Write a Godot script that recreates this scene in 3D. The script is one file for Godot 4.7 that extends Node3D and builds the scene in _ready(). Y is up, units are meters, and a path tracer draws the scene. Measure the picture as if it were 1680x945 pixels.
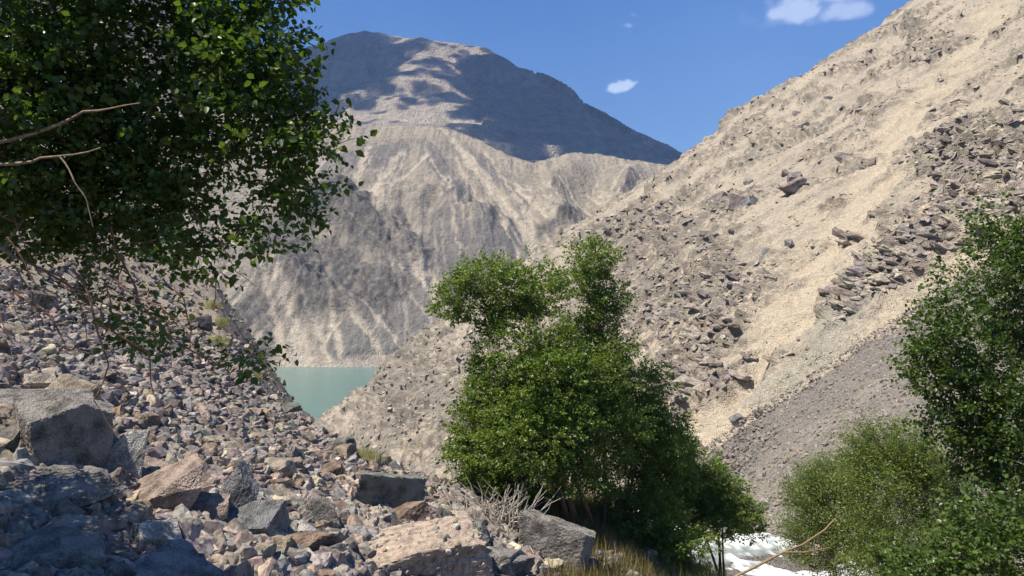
extends Node3D

const TO_SUN := Vector3(-0.42, 0.86, 0.17)
var rng := RandomNumberGenerator.new()
var used := {}
var M := {}
var N := {}
var leaf_meshes := {}

# ---------------------------------------------------------------- helpers
func numbered(called: String) -> String:
	if not used.has(called):
		used[called] = 0
		return called
	used[called] += 1
	return "%s_%03d" % [called, used[called]]

func tag(o: Node, label: String, category: String, group := "", kind := "") -> Node:
	if label: o.set_meta("label", label)
	if category: o.set_meta("category", category)
	if group: o.set_meta("group", group)
	if kind: o.set_meta("kind", kind)
	return o

func top(o: Node3D, called: String) -> Node3D:
	o.name = numbered(called)
	add_child(o)
	return o

func part(mesh: Mesh, mat: Material, called: String, parent: Node) -> MeshInstance3D:
	var o := MeshInstance3D.new()
	o.name = called
	o.mesh = mesh
	o.material_override = mat
	parent.add_child(o, true)
	return o

func noise(type: int, freq: float, octaves: int, seed_: int, ridged := false) -> FastNoiseLite:
	var n := FastNoiseLite.new()
	n.noise_type = type
	n.frequency = freq
	n.seed = seed_
	n.fractal_octaves = octaves
	n.fractal_type = FastNoiseLite.FRACTAL_NONE if octaves <= 1 else (FastNoiseLite.FRACTAL_RIDGED if ridged else FastNoiseLite.FRACTAL_FBM)
	return n

func table(tab: Array, x: float) -> float:
	var n := tab.size()
	if x <= tab[0].x: return tab[0].y
	for i in range(1, n):
		var b: Vector2 = tab[i]
		if x <= b.x:
			var a: Vector2 = tab[i - 1]
			return a.y + (b.y - a.y) * (x - a.x) / (b.x - a.x)
	return tab[n - 1].y

func sstep(a: float, b: float, x: float) -> float:
	var t := clampf((x - a) / (b - a), 0.0, 1.0)
	return t * t * (3.0 - 2.0 * t)

func seg(p: Vector2, a: Vector2, b: Vector2) -> float:
	var e := b - a
	var q := clampf((p - a).dot(e) / e.length_squared(), 0.0, 1.0)
	return p.distance_to(a + e * q)

func array_mesh(v: PackedVector3Array, n: PackedVector3Array, ix: PackedInt32Array, c := PackedColorArray(), uv := PackedVector2Array()) -> ArrayMesh:
	var a := []
	a.resize(Mesh.ARRAY_MAX)
	a[Mesh.ARRAY_VERTEX] = v
	a[Mesh.ARRAY_NORMAL] = n
	if c.size(): a[Mesh.ARRAY_COLOR] = c
	if uv.size(): a[Mesh.ARRAY_TEX_UV] = uv
	if ix.size(): a[Mesh.ARRAY_INDEX] = ix
	var m := ArrayMesh.new()
	m.add_surface_from_arrays(Mesh.PRIMITIVE_TRIANGLES, a)
	return m

func grid_mesh(nu: int, nv: int, pos: PackedVector3Array, col: PackedColorArray) -> ArrayMesh:
	var nor := PackedVector3Array()
	nor.resize(nu * nv)
	var ix := PackedInt32Array()
	ix.resize((nu - 1) * (nv - 1) * 6)
	var k := 0
	var upward := 0.0
	for j in nv:
		for i in nu:
			var at := j * nu + i
			var l := at - 1 if i > 0 else at
			var r := at + 1 if i < nu - 1 else at
			var d := at - nu if j > 0 else at
			var u := at + nu if j < nv - 1 else at
			var n := (pos[r] - pos[l]).cross(pos[u] - pos[d]).normalized()
			nor[at] = n
			upward += n.y
			if i < nu - 1 and j < nv - 1:
				ix[k] = at; ix[k + 1] = at + 1; ix[k + 2] = at + nu
				ix[k + 3] = at + 1; ix[k + 4] = at + nu + 1; ix[k + 5] = at + nu
				k += 6
	# front faces run clockwise seen from above; (r - l) x (u - d) turns the same way as the triangles
	if upward < 0.0:
		for q in nor.size(): nor[q] = -nor[q]
	else:
		for q in range(0, ix.size(), 3):
			var s := ix[q + 1]
			ix[q + 1] = ix[q + 2]
			ix[q + 2] = s
	return array_mesh(pos, nor, ix, col)

func grey_texture(size: int, layers: Array, mid: float, spread: float, lo := 0.3, hi := 1.0) -> ImageTexture:
	# layers: [type, frequency, octaves, weight]
	var sum := PackedFloat32Array()
	sum.resize(size * size)
	for l in layers:
		var im: Image = noise(l[0], l[1], l[2], 77 + int(l[1] * 1000)).get_seamless_image(size, size)
		im.convert(Image.FORMAT_L8)
		var d := im.get_data()
		var w: float = l[3] / 255.0
		for i in size * size: sum[i] += (d[i] - 127.0) * w
	var out := PackedByteArray()
	out.resize(size * size)
	for i in size * size: out[i] = int(clampf(mid + sum[i] * spread, lo, hi) * 255.0)
	var img := Image.create_from_data(size, size, false, Image.FORMAT_L8, out)
	img.convert(Image.FORMAT_RGB8)
	return ImageTexture.create_from_image(img)

func normal_texture(size: int, freq: float, octaves: int, strength: float, type := FastNoiseLite.TYPE_SIMPLEX) -> ImageTexture:
	var im: Image = noise(type, freq, octaves, 5).get_seamless_image(size, size)
	im.convert(Image.FORMAT_RGBA8)
	im.bump_map_to_normal_map(strength)
	return ImageTexture.create_from_image(im)

func mat(color: Color, rough := 0.95, tex: Texture2D = null, tile := 1.0, world := false, nrm: Texture2D = null, nscale := 1.0) -> StandardMaterial3D:
	# color is linear
	var m := StandardMaterial3D.new()
	m.albedo_color = color.linear_to_srgb()
	m.roughness = rough
	m.metallic_specular = 0.35
	if tex:
		m.albedo_texture = tex
		m.uv1_triplanar = true
		m.uv1_world_triplanar = world
		m.uv1_scale = Vector3.ONE / tile
	if nrm:
		m.normal_enabled = true
		m.normal_texture = nrm
		m.normal_scale = nscale
		m.uv1_triplanar = true
		m.uv1_world_triplanar = world
		m.uv1_scale = Vector3.ONE / tile
	return m

# ---------------------------------------------------------------- lie of the land
var RIVER := [Vector2(-60, -9.5), Vector2(0, -11.7), Vector2(30, -17), Vector2(72, -25), Vector2(120, -33), Vector2(185, -38), Vector2(250, -40.2), Vector2(400, -41)]
var SPUR := [Vector2(0, 250), Vector2(45, 248), Vector2(156, 250), Vector2(197, 241), Vector2(220, 222), Vector2(243, 203), Vector2(269, 184), Vector2(340, 140)]
var LIP := [Vector3(30, -15.8, -20), Vector3(8.2, -7.9, -22.2), Vector3(5, -6.7, -24.5), Vector3(1, -5.2, -22.5), Vector3(-1.2, -4.4, -18.6), Vector3(-3.2, -3.7, -17.8), Vector3(-5.8, -3.0, -20.2), Vector3(-8.5, -2, -23.6), Vector3(-13.8, 0, -35.5), Vector3(-16.5, 1.9, -41), Vector3(-26, 8, -47), Vector3(-60, 30, -55)]

func ts(x: float, z: float) -> Vector2:
	var X := x - 12.0
	var Z := z + 37.0
	return Vector2(-0.332 * X - 0.943 * Z, 0.943 * X - 0.332 * Z)

func xz(t: float, s: float) -> Vector2:
	return Vector2(12.0 - 0.332 * t + 0.943 * s, -37.0 - 0.943 * t - 0.332 * s)

func right_base(t: float, s: float) -> float:
	var k := 0.62 + 0.06 * clampf(t / 200.0, 0, 1)
	var q := maxf(s - 2.0, 0)
	var y := table(RIVER, t) + k * q + 6.0 * (1.0 - exp(-q / 20.0)) * clampf(t / 120.0, 0, 1)
	if s < -5.0: y -= (-5.0 - s) * 0.3
	y -= maxf(t - table(SPUR, maxf(s, 0)), 0) * 1.1
	return y

func left_base(x: float, z: float) -> float:
	var y := -4.87 - 0.365 * x + (0.25 * (-14.0 - x) if x < -14.0 else 0.0)
	var k := exp(-(x * x + (z - 1.5) * (z - 1.5)) / 22.0)
	y = lerpf(y, -1.65, k)
	if z < -13.0:
		var best := 1e9
		var ly := 0.0
		var side := 0.0
		for i in LIP.size() - 1:
			var a: Vector3 = LIP[i]
			var e: Vector3 = LIP[i + 1] - a
			var q := clampf(((x - a.x) * e.x + (z - a.z) * e.z) / (e.x * e.x + e.z * e.z), 0, 1)
			var px := x - a.x - e.x * q
			var pz := z - a.z - e.z * q
			var d := px * px + pz * pz
			if d < best:
				best = d
				ly = a.y + e.y * q
				side = e.x * pz - e.z * px
		if side > 0.0:
			best = sqrt(best)
			y = minf(y, ly - 1.6 * minf(best, 8.0) - 0.9 * maxf(best - 8.0, 0))
	var p := ts(x, z)
	y = minf(y, table(RIVER, p.x) - 0.4 + 0.9 * maxf(0, -p.y - 7.0))
	if p.y > 0.0: y = table(RIVER, p.x) - 2.0
	return y

func ground_y(x: float, z: float) -> float:
	return left_base(x, z) + 0.16 * N.mid.get_noise_2d(x * 3.0, z * 3.0) + 0.3 * N.mid.get_noise_2d(x * 0.8 + 50, z * 0.8)

# ---------------------------------------------------------------- hillside beyond the stream
var OUTCROPS := [[Vector2(10, 21.5), Vector2(27, 33), 4.6], [Vector2(27, 34), Vector2(46, 47), 6.5], [Vector2(14, 37), Vector2(56, 77), 6.0], [Vector2(22, 13), Vector2(48, 31), 6.0], [Vector2(50, 33), Vector2(86, 45), 9.0], [Vector2(120, 62), Vector2(196, 94), 12.0], [Vector2(235, 20), Vector2(244, 60), 7.0], [Vector2(140, 14), Vector2(235, 30), 12.0], [Vector2(75, 14), Vector2(130, 20), 8.0], [Vector2(170, 200), Vector2(182, 206), 4.0], [Vector2(100, 75), Vector2(125, 84), 5.0]]
var CHUTE := [Vector2(130, 200), Vector2(102, 143), Vector2(76, 87), Vector2(52, 56), Vector2(36, 33.4), Vector2(24.6, 18.8), Vector2(18.5, 10), Vector2(16, 5)]

func hill_mask(t: float, s: float) -> Vector4:
	# x rock, y pale chute, z grey scree, w green-grey tongue
	var p := Vector2(t, s)
	var wob: float = N.mid.get_noise_2d(t * 1.1, s * 1.1)
	var wob2: float = N.big.get_noise_2d(t * 1.3 + 300, s * 1.3)
	var rock := 0.0
	for o in OUTCROPS:
		if t > o[0].x - 25 and t < o[1].x + 25:
			rock = maxf(rock, sstep(1.45, 0.6, seg(p, o[0], o[1]) / o[2] + wob * 0.9))
	rock = maxf(rock, 0.75 * sstep(0.02, 0.3, wob2 + 0.6 * wob))
	if s < 50.0 and t > 60.0: rock = maxf(rock, 0.8 * sstep(-0.1, 0.25, wob + wob2 * 0.6) * sstep(52, 34, s))
	rock = maxf(rock, sstep(14.0, 3.0, absf(t - table(SPUR, maxf(s, 0)))) * sstep(-0.3, 0.3, wob) * 0.9)
	var d := 1e9
	if absf(s - 1.55 * t + 22.0) < 45.0:
		for i in CHUTE.size() - 1: d = minf(d, seg(p, CHUTE[i], CHUTE[i + 1]))
	var chute := sstep(8.0, 1.5, d * (1.0 if t > 30 else 1.5) + wob * 7.0)
	var scree := sstep(0.8, -0.8, t - (18.0 - 0.345 * (s - 8.0)) + wob * 2.0) * sstep(46.0, 36.0, s + wob * 8)
	var strip := sstep(4.8, 3.2, absf(t - (21.5 - 0.345 * (s - 8.0)) + wob * 2.0)) * sstep(40, 30, s)
	chute = maxf(chute, strip * 0.7)
	rock *= (1.0 - chute) * (1.0 - scree)
	var tongue := 0.75 * sstep(1.4, 0.3, seg(p, Vector2(25, 30), Vector2(18.5, 17)) / 2.6 + wob * 1.1)
	return Vector4(rock, chute, scree, tongue)

func hill_point(t: float, s: float, k: Vector4) -> Vector3:
	var q := xz(t, s)
	var y := right_base(t, s)
	var p := Vector3(q.x, y, q.y)
	var n := Vector3(-0.943 * 0.55, 0.835, 0.332 * 0.55)
	var far := 1.0 + 0.9 * sstep(40, 200, t)
	var foot := sstep(1.0, 12.0, s)
	var big: float = N.big.get_noise_2d(t * 0.8, s * 0.8) * 5.0 * foot * sstep(0, 60, t)
	var gully: float = (absf(N.mid.get_noise_2d(t * 0.55 + 0.12 * s, s * 0.09)) * -1.8 - absf(N.mid.get_noise_2d(t * 1.7 + 0.3 * s + 60, s * 0.12)) * 0.7) * foot
	var d := big * 0.8 + gully * (1.0 - k.z)
	d += N.fine.get_noise_2d(t * 1.0, s * 1.0) * 0.3 * (1.0 - 0.7 * k.z)
	if k.x > 0.02:
		# slabs dipping across the face, broken by blocks
		var warp: float = N.mid.get_noise_3d(p.x * 1.2, p.y * 1.2, p.z * 1.2)
		var w := (p.x * 0.35 + p.y * 0.72 + p.z * -0.18) / (1.5 * far) + warp * 2.2
		var saw := w - floorf(w)
		saw = saw if saw < 0.8 else (1.0 - saw) * 4.0
		var block: float = N.cell.get_noise_3d(p.x / far, p.y / far * 1.6, p.z / far)
		var craggy: float = N.ridge.get_noise_3d(p.x / far, p.y / far, p.z / far)
		var rib: float = N.ridge.get_noise_2d(t * 0.35 + 0.25 * s, s * 0.16 + 11.0)
		d += k.x * far * (0.5 * saw + 0.4 * block + 0.55 * craggy + 1.3 * rib + 0.3)
	d += k.w * 0.5 - k.y * 0.5
	return p + n * d

func build_hillside() -> void:
	var tt := PackedFloat32Array()
	var t := -46.0
	while t < 300.0:
		tt.append(t)
		t += 0.32 if t < 60.0 else 0.32 + (t - 60.0) * 0.005
	var nt := tt.size()
	var ns := 480
	var pos := PackedVector3Array()
	var col := PackedColorArray()
	pos.resize(nt * ns)
	col.resize(nt * ns)
	var sand := Color(0.51, 0.445, 0.35)
	var sand2 := Color(0.385, 0.345, 0.285)
	var pale := Color(0.55, 0.475, 0.365)
	var rockc := Color(0.215, 0.185, 0.16)
	var rock2 := Color(0.325, 0.295, 0.245)
	var screec := Color(0.262, 0.24, 0.216)
	var tongue := Color(0.33, 0.325, 0.275)
	for j in nt:
		var smax := clampf(120.0 + 1.15 * tt[j], 90.0, 345.0)
		for i in ns:
			var f := i / float(ns - 1)
			var s := -8.0 + (smax + 8.0) * (0.82 * f + 0.18 * f * f)
			var k := hill_mask(tt[j], s)
			var at := j * ns + i
			pos[at] = hill_point(tt[j], s, k)
			var a: float = N.mid.get_noise_2d(tt[j] * 0.7 + 90, s * 0.7)
			var b: float = N.fine.get_noise_2d(tt[j] * 1.3 + 33, s * 1.3)
			var g: float = N.mid.get_noise_2d(tt[j] * 2.2 + 0.5 * s, s * 0.16 + 40)
			var e: float = N.fine.get_noise_2d(tt[j] * 2.6 + 7, s * 2.6)
			var c := sand.lerp(sand2, clampf(0.4 + a * 1.3 + b * 0.8 + g * 0.6 + e * 0.5, 0, 1))
			c = c.lerp(pale, k.y * (0.75 + g * 0.6))
			# bare rock breaks through the sand in patches
			var bare := sstep(-0.22, 0.2, b * 0.9 + e * 0.7 + a * 0.4 + k.x - 0.55)
			c = c.lerp(rockc.lerp(rock2, clampf(0.45 + e * 1.4 + a * 0.9, 0, 1)), clampf(bare * (0.25 + k.x), 0, 0.95) * (1.0 - k.y * 0.8))
			c = c.lerp(screec.lerp(sand2, clampf(g * 0.8 + b * 0.3, 0, 0.5)), k.z)
			c = c.lerp(tongue, k.w * 0.85)
			col[at] = c
	var o := MeshInstance3D.new()
	o.mesh = grid_mesh(ns, nt, pos, col)
	o.material_override = M.hill
	tag(top(o, "hillside"), "sunlit sandy hillside with grey rock outcrops across the stream", "", "", "structure")

# ---------------------------------------------------------------- talus ground this side
var LIP_X := [Vector2(-60, -30), Vector2(-41, -16.5), Vector2(-35.5, -13.8), Vector2(-23.6, -8.5), Vector2(-20.2, -5.8), Vector2(-17.8, -3.2)]
func earth_at(x: float, z: float) -> float:
	# fine bare earth on the shoulder above the gorge
	if z > -20.0: return 0.0
	var d := (table(LIP_X, z) - x) * 0.85
	return sstep(12.0, 5.0, d + 5.0 * N.mid.get_noise_2d(x * 1.5, z * 1.5)) * sstep(-20.5, -24.0, z)

func build_ground() -> void:
	var nx := 330
	var nz := 240
	var pos := PackedVector3Array()
	var col := PackedColorArray()
	for j in nz:
		var z := 10.0 - 72.0 * j / float(nz - 1)
		for i in nx:
			var x := -64.0 + 96.0 * i / float(nx - 1)
			var y := ground_y(x, z)
			var a: float = N.mid.get_noise_2d(x * 2.0, z * 2.0)
			var b: float = N.fine.get_noise_2d(x * 2.0, z * 2.0)
			pos.append(Vector3(x, y + 0.1 * b, z))
			var c := Color(0.21, 0.17, 0.145).lerp(Color(0.3, 0.25, 0.2), clampf(0.4 + a + b * 0.7, 0, 1))
			c = c.lerp(Color(0.4, 0.345, 0.265), 0.85 * earth_at(x, z))
			col.append(c)
	var o := MeshInstance3D.new()
	o.mesh = grid_mesh(nx, nz, pos, col)
	o.material_override = M.earth
	tag(top(o, "ground"), "stony talus ground sloping down to the stream", "", "", "structure")

# ---------------------------------------------------------------- the mountain over the lake
# patches are given in metres: x along the shore, y height above the camera
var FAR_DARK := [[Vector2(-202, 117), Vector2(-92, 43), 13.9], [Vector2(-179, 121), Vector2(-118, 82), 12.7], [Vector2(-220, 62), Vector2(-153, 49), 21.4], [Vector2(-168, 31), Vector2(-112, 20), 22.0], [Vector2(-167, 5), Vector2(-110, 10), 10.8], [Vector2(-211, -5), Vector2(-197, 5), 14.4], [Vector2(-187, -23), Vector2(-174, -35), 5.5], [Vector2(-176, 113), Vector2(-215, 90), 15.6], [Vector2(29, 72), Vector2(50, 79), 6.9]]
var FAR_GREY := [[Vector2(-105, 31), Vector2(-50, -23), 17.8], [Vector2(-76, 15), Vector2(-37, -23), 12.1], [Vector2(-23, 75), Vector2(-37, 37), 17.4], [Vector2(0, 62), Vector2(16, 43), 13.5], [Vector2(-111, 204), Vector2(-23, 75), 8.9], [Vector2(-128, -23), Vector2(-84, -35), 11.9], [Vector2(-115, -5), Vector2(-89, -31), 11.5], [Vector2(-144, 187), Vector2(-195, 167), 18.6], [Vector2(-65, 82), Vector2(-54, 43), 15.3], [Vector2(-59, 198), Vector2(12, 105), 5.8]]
var FAR_PALE := [[Vector2(-133, 187), Vector2(-149, 130), Vector2(-122, 97), Vector2(-80, 37), Vector2(-44, -14), 4.3], [Vector2(-143, 130), Vector2(-129, 90), Vector2(-77, 20), Vector2(-47, -14), 2.6], [Vector2(-99, 177), Vector2(-153, 121), 3.5], [Vector2(-57, 182), Vector2(-26, 138), Vector2(6, 82), Vector2(25, 52), 5.0], [Vector2(-67, 177), Vector2(-31, 113), Vector2(11, 56), 2.1], [Vector2(-36, 193), Vector2(6, 113), Vector2(23, 62), 2.2], [Vector2(3, 134), Vector2(24, 97), Vector2(54, 62), 2.6], [Vector2(38, 121), Vector2(53, 82), Vector2(59, 62), 1.9], [Vector2(-217, 46), Vector2(-184, 10), Vector2(-148, -39), 4.9], [Vector2(-218, 37), Vector2(-187, -5), Vector2(-161, -39), 2.7], [Vector2(-163, 31), Vector2(-141, -5), Vector2(-124, -35), 2.6], [Vector2(-162, 37), Vector2(-123, -9), Vector2(-88, -37), 2.1], [Vector2(-189, 31), Vector2(-150, -14), Vector2(-131, -39), 2.1], [Vector2(-170, 97), Vector2(-122, 56), Vector2(-81, 15), 1.2], [Vector2(-113, 43), Vector2(-79, 5), Vector2(-50, -23), 1.3], [Vector2(-176, 198), Vector2(-170, 134), 3.7], [Vector2(-86, -27), Vector2(-110, -5), Vector2(-134, 10), 1.8], [Vector2(94, 148), Vector2(74, 105), Vector2(80, 82), 2.0], [Vector2(135, 152), Vector2(110, 130), Vector2(92, 101), 2.0], [Vector2(139, 138), Vector2(140, 121), 2.0], [Vector2(86, 138), Vector2(96, 105), 1.3], [Vector2(-135, 101), Vector2(-99, 49), Vector2(-84, 31), 4.3], [Vector2(-94, 234), Vector2(-50, 177), Vector2(-26, 138), 3.1], [Vector2(-137, 49), Vector2(-105, 31), 1.1], [Vector2(-161, -39), Vector2(-122, -40), 1.3]]
var FAR_SPURS := [[Vector2(-201, 130), Vector2(-92, 46), Vector2(-37, -23), 29.1], [Vector2(-126, 113), Vector2(-75, 113), Vector2(-23, 69), 37.5], [Vector2(-221, 43), Vector2(-138, 5), Vector2(-85, -31), 21.6], [Vector2(64, 177), Vector2(38, 113), Vector2(56, 62), 35.2], [Vector2(147, 172), Vector2(96, 90), 27.9]]
var FAR_EDGE := [Vector2(-900, 340), Vector2(-420, 275), Vector2(-273, 252), Vector2(-233, 243), Vector2(-196, 237), Vector2(-158, 242), Vector2(-118, 238), Vector2(-73, 229), Vector2(-37, 207), Vector2(-10, 186), Vector2(21, 170), Vector2(50, 179), Vector2(69, 187), Vector2(104, 182), Vector2(141, 175), Vector2(180, 165), Vector2(400, 140)]

func build_far_mountain() -> void:
	var nx := 470
	var nb := 230
	var pos := PackedVector3Array()
	var col := PackedColorArray()
	var tan := Color(0.345, 0.308, 0.252)
	var tan2 := Color(0.285, 0.256, 0.215)
	var palec := Color(0.52, 0.46, 0.37)
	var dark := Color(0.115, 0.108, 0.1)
	# runs of pale sand lying on the face: the drawn ones and many thin ones
	var runs := FAR_PALE.duplicate()
	for k in 46:
		var x0 := rng.randf_range(-290, 190)
		var y0 := rng.randf_range(30, minf(205.0, table(FAR_EDGE, x0) - 22.0))
		var lean := clampf((x0 + 125.0) / 110.0, -0.7, 1.0) * 0.62 + rng.randfn() * 0.16
		var l := rng.randf_range(35, 110)
		var kink := rng.randfn() * 3.0
		runs.append([Vector2(x0, y0), Vector2(x0 + lean * l * 0.5 + kink, y0 - l * 0.5), Vector2(x0 + lean * l, y0 - l), rng.randf_range(0.9, 2.4)])
	var sand_runs := PackedFloat32Array()
	sand_runs.resize(nx * nb)
	for o in runs:
		var wide: float = o[o.size() - 1]
		var strength := 1.0 if wide > 2.5 else rng.randf_range(0.45, 0.9)
		for q in o.size() - 2:
			var u: Vector2 = o[q]
			var v: Vector2 = o[q + 1]
			var steps := int(u.distance_to(v)) + 1
			for k in steps:
				var at := u.lerp(v, k / float(steps))
				at.x += 3.0 * N.mid.get_noise_2d(at.y * 0.7, u.x)
				var w: float = wide * (0.8 + 0.6 * N.mid.get_noise_1d(at.y * 0.9 + u.x))
				var ci := (0.16 + 0.76 * (at.x + 300.0) / 500.0) * (nx - 1)
				var cj := (at.y + 40.5) / 280.0 / 1.35 * (nb - 1)
				for jj in range(maxi(0, int(cj - w)), mini(nb - 1, int(cj + w)) + 2):
					for ii in range(maxi(0, int(ci - w - 1)), mini(nx - 1, int(ci + w + 1)) + 1):
						if jj >= nb: continue
						var dd := Vector2((ii - ci) * 1.4, (jj - cj) * 1.65).length() / maxf(w, 0.6)
						sand_runs[jj * nx + ii] = maxf(sand_runs[jj * nx + ii], sstep(1.6, 0.5, dd) * strength)
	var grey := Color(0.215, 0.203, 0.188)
	for j in nb:
		var b := j / float(nb - 1) * 1.35
		for i in nx:
			var fi := i / float(nx - 1)
			var x := lerpf(-300.0, 200.0, (fi - 0.16) / 0.76)
			if fi < 0.16: x = -300.0 - 540.0 * (1.0 - fi / 0.16)
			elif fi > 0.92: x = 200.0 + 200.0 * (fi - 0.92) / 0.08
			var edge: float = table(FAR_EDGE, x) + 1.5 * N.mid.get_noise_1d(x * 0.8)
			var face := -40.5 + b * 280.0
			var p := Vector2(x, minf(face, edge))
			var wob: float = N.big.get_noise_2d(x * 0.55, b * 120.0)
			var wob1: float = N.mid.get_noise_2d(x * 0.4, b * 60.0)
			var lean := clampf((x + 115.0) / 120.0, -0.7, 0.9)   # chutes fan out from the middle
			var along := x - lean * (-face) * 0.42
			var streak: float = N.mid.get_noise_2d(along * 0.85, face * 0.05)
			var streak2: float = N.fine.get_noise_2d(along * 0.3, face * 0.03)
			var rib: float = N.big.get_noise_2d(along * 0.42 + wob * 14.0, face * 0.06 + 70)
			var pw := p + Vector2(wob1 * 7.0, wob1 * 5.0)
			var dk := 0.0
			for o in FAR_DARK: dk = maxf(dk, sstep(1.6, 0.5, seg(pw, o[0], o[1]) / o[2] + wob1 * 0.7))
			var gr := 0.0
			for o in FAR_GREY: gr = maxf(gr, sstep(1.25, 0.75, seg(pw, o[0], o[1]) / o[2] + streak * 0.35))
			var pl := sand_runs[j * nx + i]
			var over := face - edge
			var up := clampf(b, 0.0, 1.0)
			var bell := sin(clampf(b, 0.0, 1.0) * PI) * sstep(4.0, -45.0, face - edge)
			var spur := 0.0
			for o in FAR_SPURS:
				for q in o.size() - 2: spur = maxf(spur, 1.0 - seg(pw, o[q], o[q + 1]) / float(o[o.size() - 1]))
			var d := (streak * 1.2 + streak2 * 0.3 + wob * 8.0 + rib * 5.0 + spur * sqrt(maxf(spur, 0.0)) * 20.0) * bell
			d += dk * (1.5 + 2.0 * N.ridge.get_noise_2d(x * 0.34 + face * 0.2, face * 0.3) + 1.0 * N.cell.get_noise_2d(x * 0.3, face * 0.3))
			d += gr * 2.0 - pl * 1.6
			var cliff := sstep(-34.0, -12.0, over) * sstep(2.0, -6.0, over)
			d += cliff * (1.5 + 2.0 * N.mid.get_noise_2d(x * 0.9, face * 0.1))
			d += N.fine.get_noise_2d(x * 0.5, face * 0.5) * 0.6 * bell
			var y := face
			var z := -536.0 - 425.0 * b
			if over > 0.0:
				y = edge - over * 0.04 + 2.0 * N.mid.get_noise_2d(x * 0.3, b * 60.0)
				d *= sstep(40.0, 0.0, over)
			if b < 0.03: d *= 0.2
			pos.append(Vector3(x, y + d * 0.84, z + d * 0.55 + 14.0 * N.big.get_noise_1d(x * 0.5) * up))
			var a: float = N.mid.get_noise_2d(x * 0.3 + 500, b * 130.0)
			var c := tan.lerp(tan2, clampf(0.45 + a * 1.2 + streak * 0.5 + wob * 0.8, 0, 1))
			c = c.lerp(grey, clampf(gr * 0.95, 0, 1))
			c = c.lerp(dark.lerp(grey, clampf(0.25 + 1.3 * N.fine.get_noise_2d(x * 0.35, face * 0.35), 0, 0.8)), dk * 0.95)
			c = c.lerp(palec, sstep(0.28, 0.5, streak2 + streak * 0.5 + wob * 0.4) * 0.3 * (1.0 - dk))
			c = c.lerp(palec, pl * 0.9 * (1.0 - 0.75 * dk))
			c = c.lerp(palec, sstep(0.03, 0.018, b + wob1 * 0.01) * 0.6)
			c = c.lerp(tan.lerp(palec, 0.4), cliff * 0.5)
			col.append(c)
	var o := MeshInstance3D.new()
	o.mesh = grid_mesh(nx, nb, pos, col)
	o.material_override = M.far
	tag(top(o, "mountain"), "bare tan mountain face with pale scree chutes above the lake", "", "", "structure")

func ridge_mountain(called: String, label: String, crest: Array, spurs: Array, slope: float, x0: float, x1: float, z0: float, z1: float, step: float, c0: Color, c1: Color, c2: Color) -> void:
	var nx := int((x1 - x0) / step)
	var nz := int((z1 - z0) / step)
	var pos := PackedVector3Array()
	var col := PackedColorArray()
	var lines := []
	var run := 0.0
	for i in crest.size() - 1:
		lines.append([crest[i], crest[i + 1], 1.0, run])
		run += crest[i].distance_to(crest[i + 1])
	for sp in spurs:
		for i in sp.size() - 1:
			lines.append([sp[i], sp[i + 1], 1.25, run])
			run += sp[i].distance_to(sp[i + 1])
	for j in nz:
		var z := z0 + j * step
		for i in nx:
			var x := x0 + i * step
			var wx: float = 60.0 * N.big.get_noise_2d(x * 0.12, z * 0.12)
			var p := Vector2(x + wx, z + wx * 0.5)
			var h := -1e9
			var near := 1e9
			var along := 0.0
			for l in lines:
				var a: Vector3 = l[0]
				var e: Vector3 = l[1] - a
				var q := clampf(((p.x - a.x) * e.x + (p.y - a.z) * e.z) / (e.x * e.x + e.z * e.z), 0, 1)
				var d := Vector2(p.x - a.x - e.x * q, p.y - a.z - e.z * q).length()
				var y: float = a.y + e.y * q - d * slope * l[2]
				if y > h:
					h = y
					near = d
					var across := (p.x - a.x) * e.z - (p.y - a.z) * e.x
					along = float(l[3]) + q * e.length() + (900.0 if across > 0.0 else 0.0)
			var far := sstep(15.0, 260.0, near)
			var r: float = N.big.get_noise_2d(along * 0.32, near * 0.06)
			var f: float = N.mid.get_noise_2d(along * 0.22 + r * 3.0, near * 0.02)
			var g: float = N.fine.get_noise_2d(along * 0.11, near * 0.016)
			var w: float = N.mid.get_noise_2d(x * 0.09, z * 0.09)
			h += (-absf(r) * 80.0 - absf(f) * 46.0 - absf(g) * 12.0) * far + w * 5.0
			pos.append(Vector3(x, h, z))
			var a1: float = N.mid.get_noise_2d(along * 0.3 + 40, near * 0.015)
			col.append(c0.lerp(c1, clampf(0.5 + f * 1.0 + g * 0.9, 0, 1)).lerp(c2, sstep(0.05, 0.45, a1 + g * 0.7) * 0.8))
	var o := MeshInstance3D.new()
	o.mesh = grid_mesh(nx, nz, pos, col)
	o.material_override = M.distant
	tag(top(o, called), label, "", "", "structure")

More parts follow.
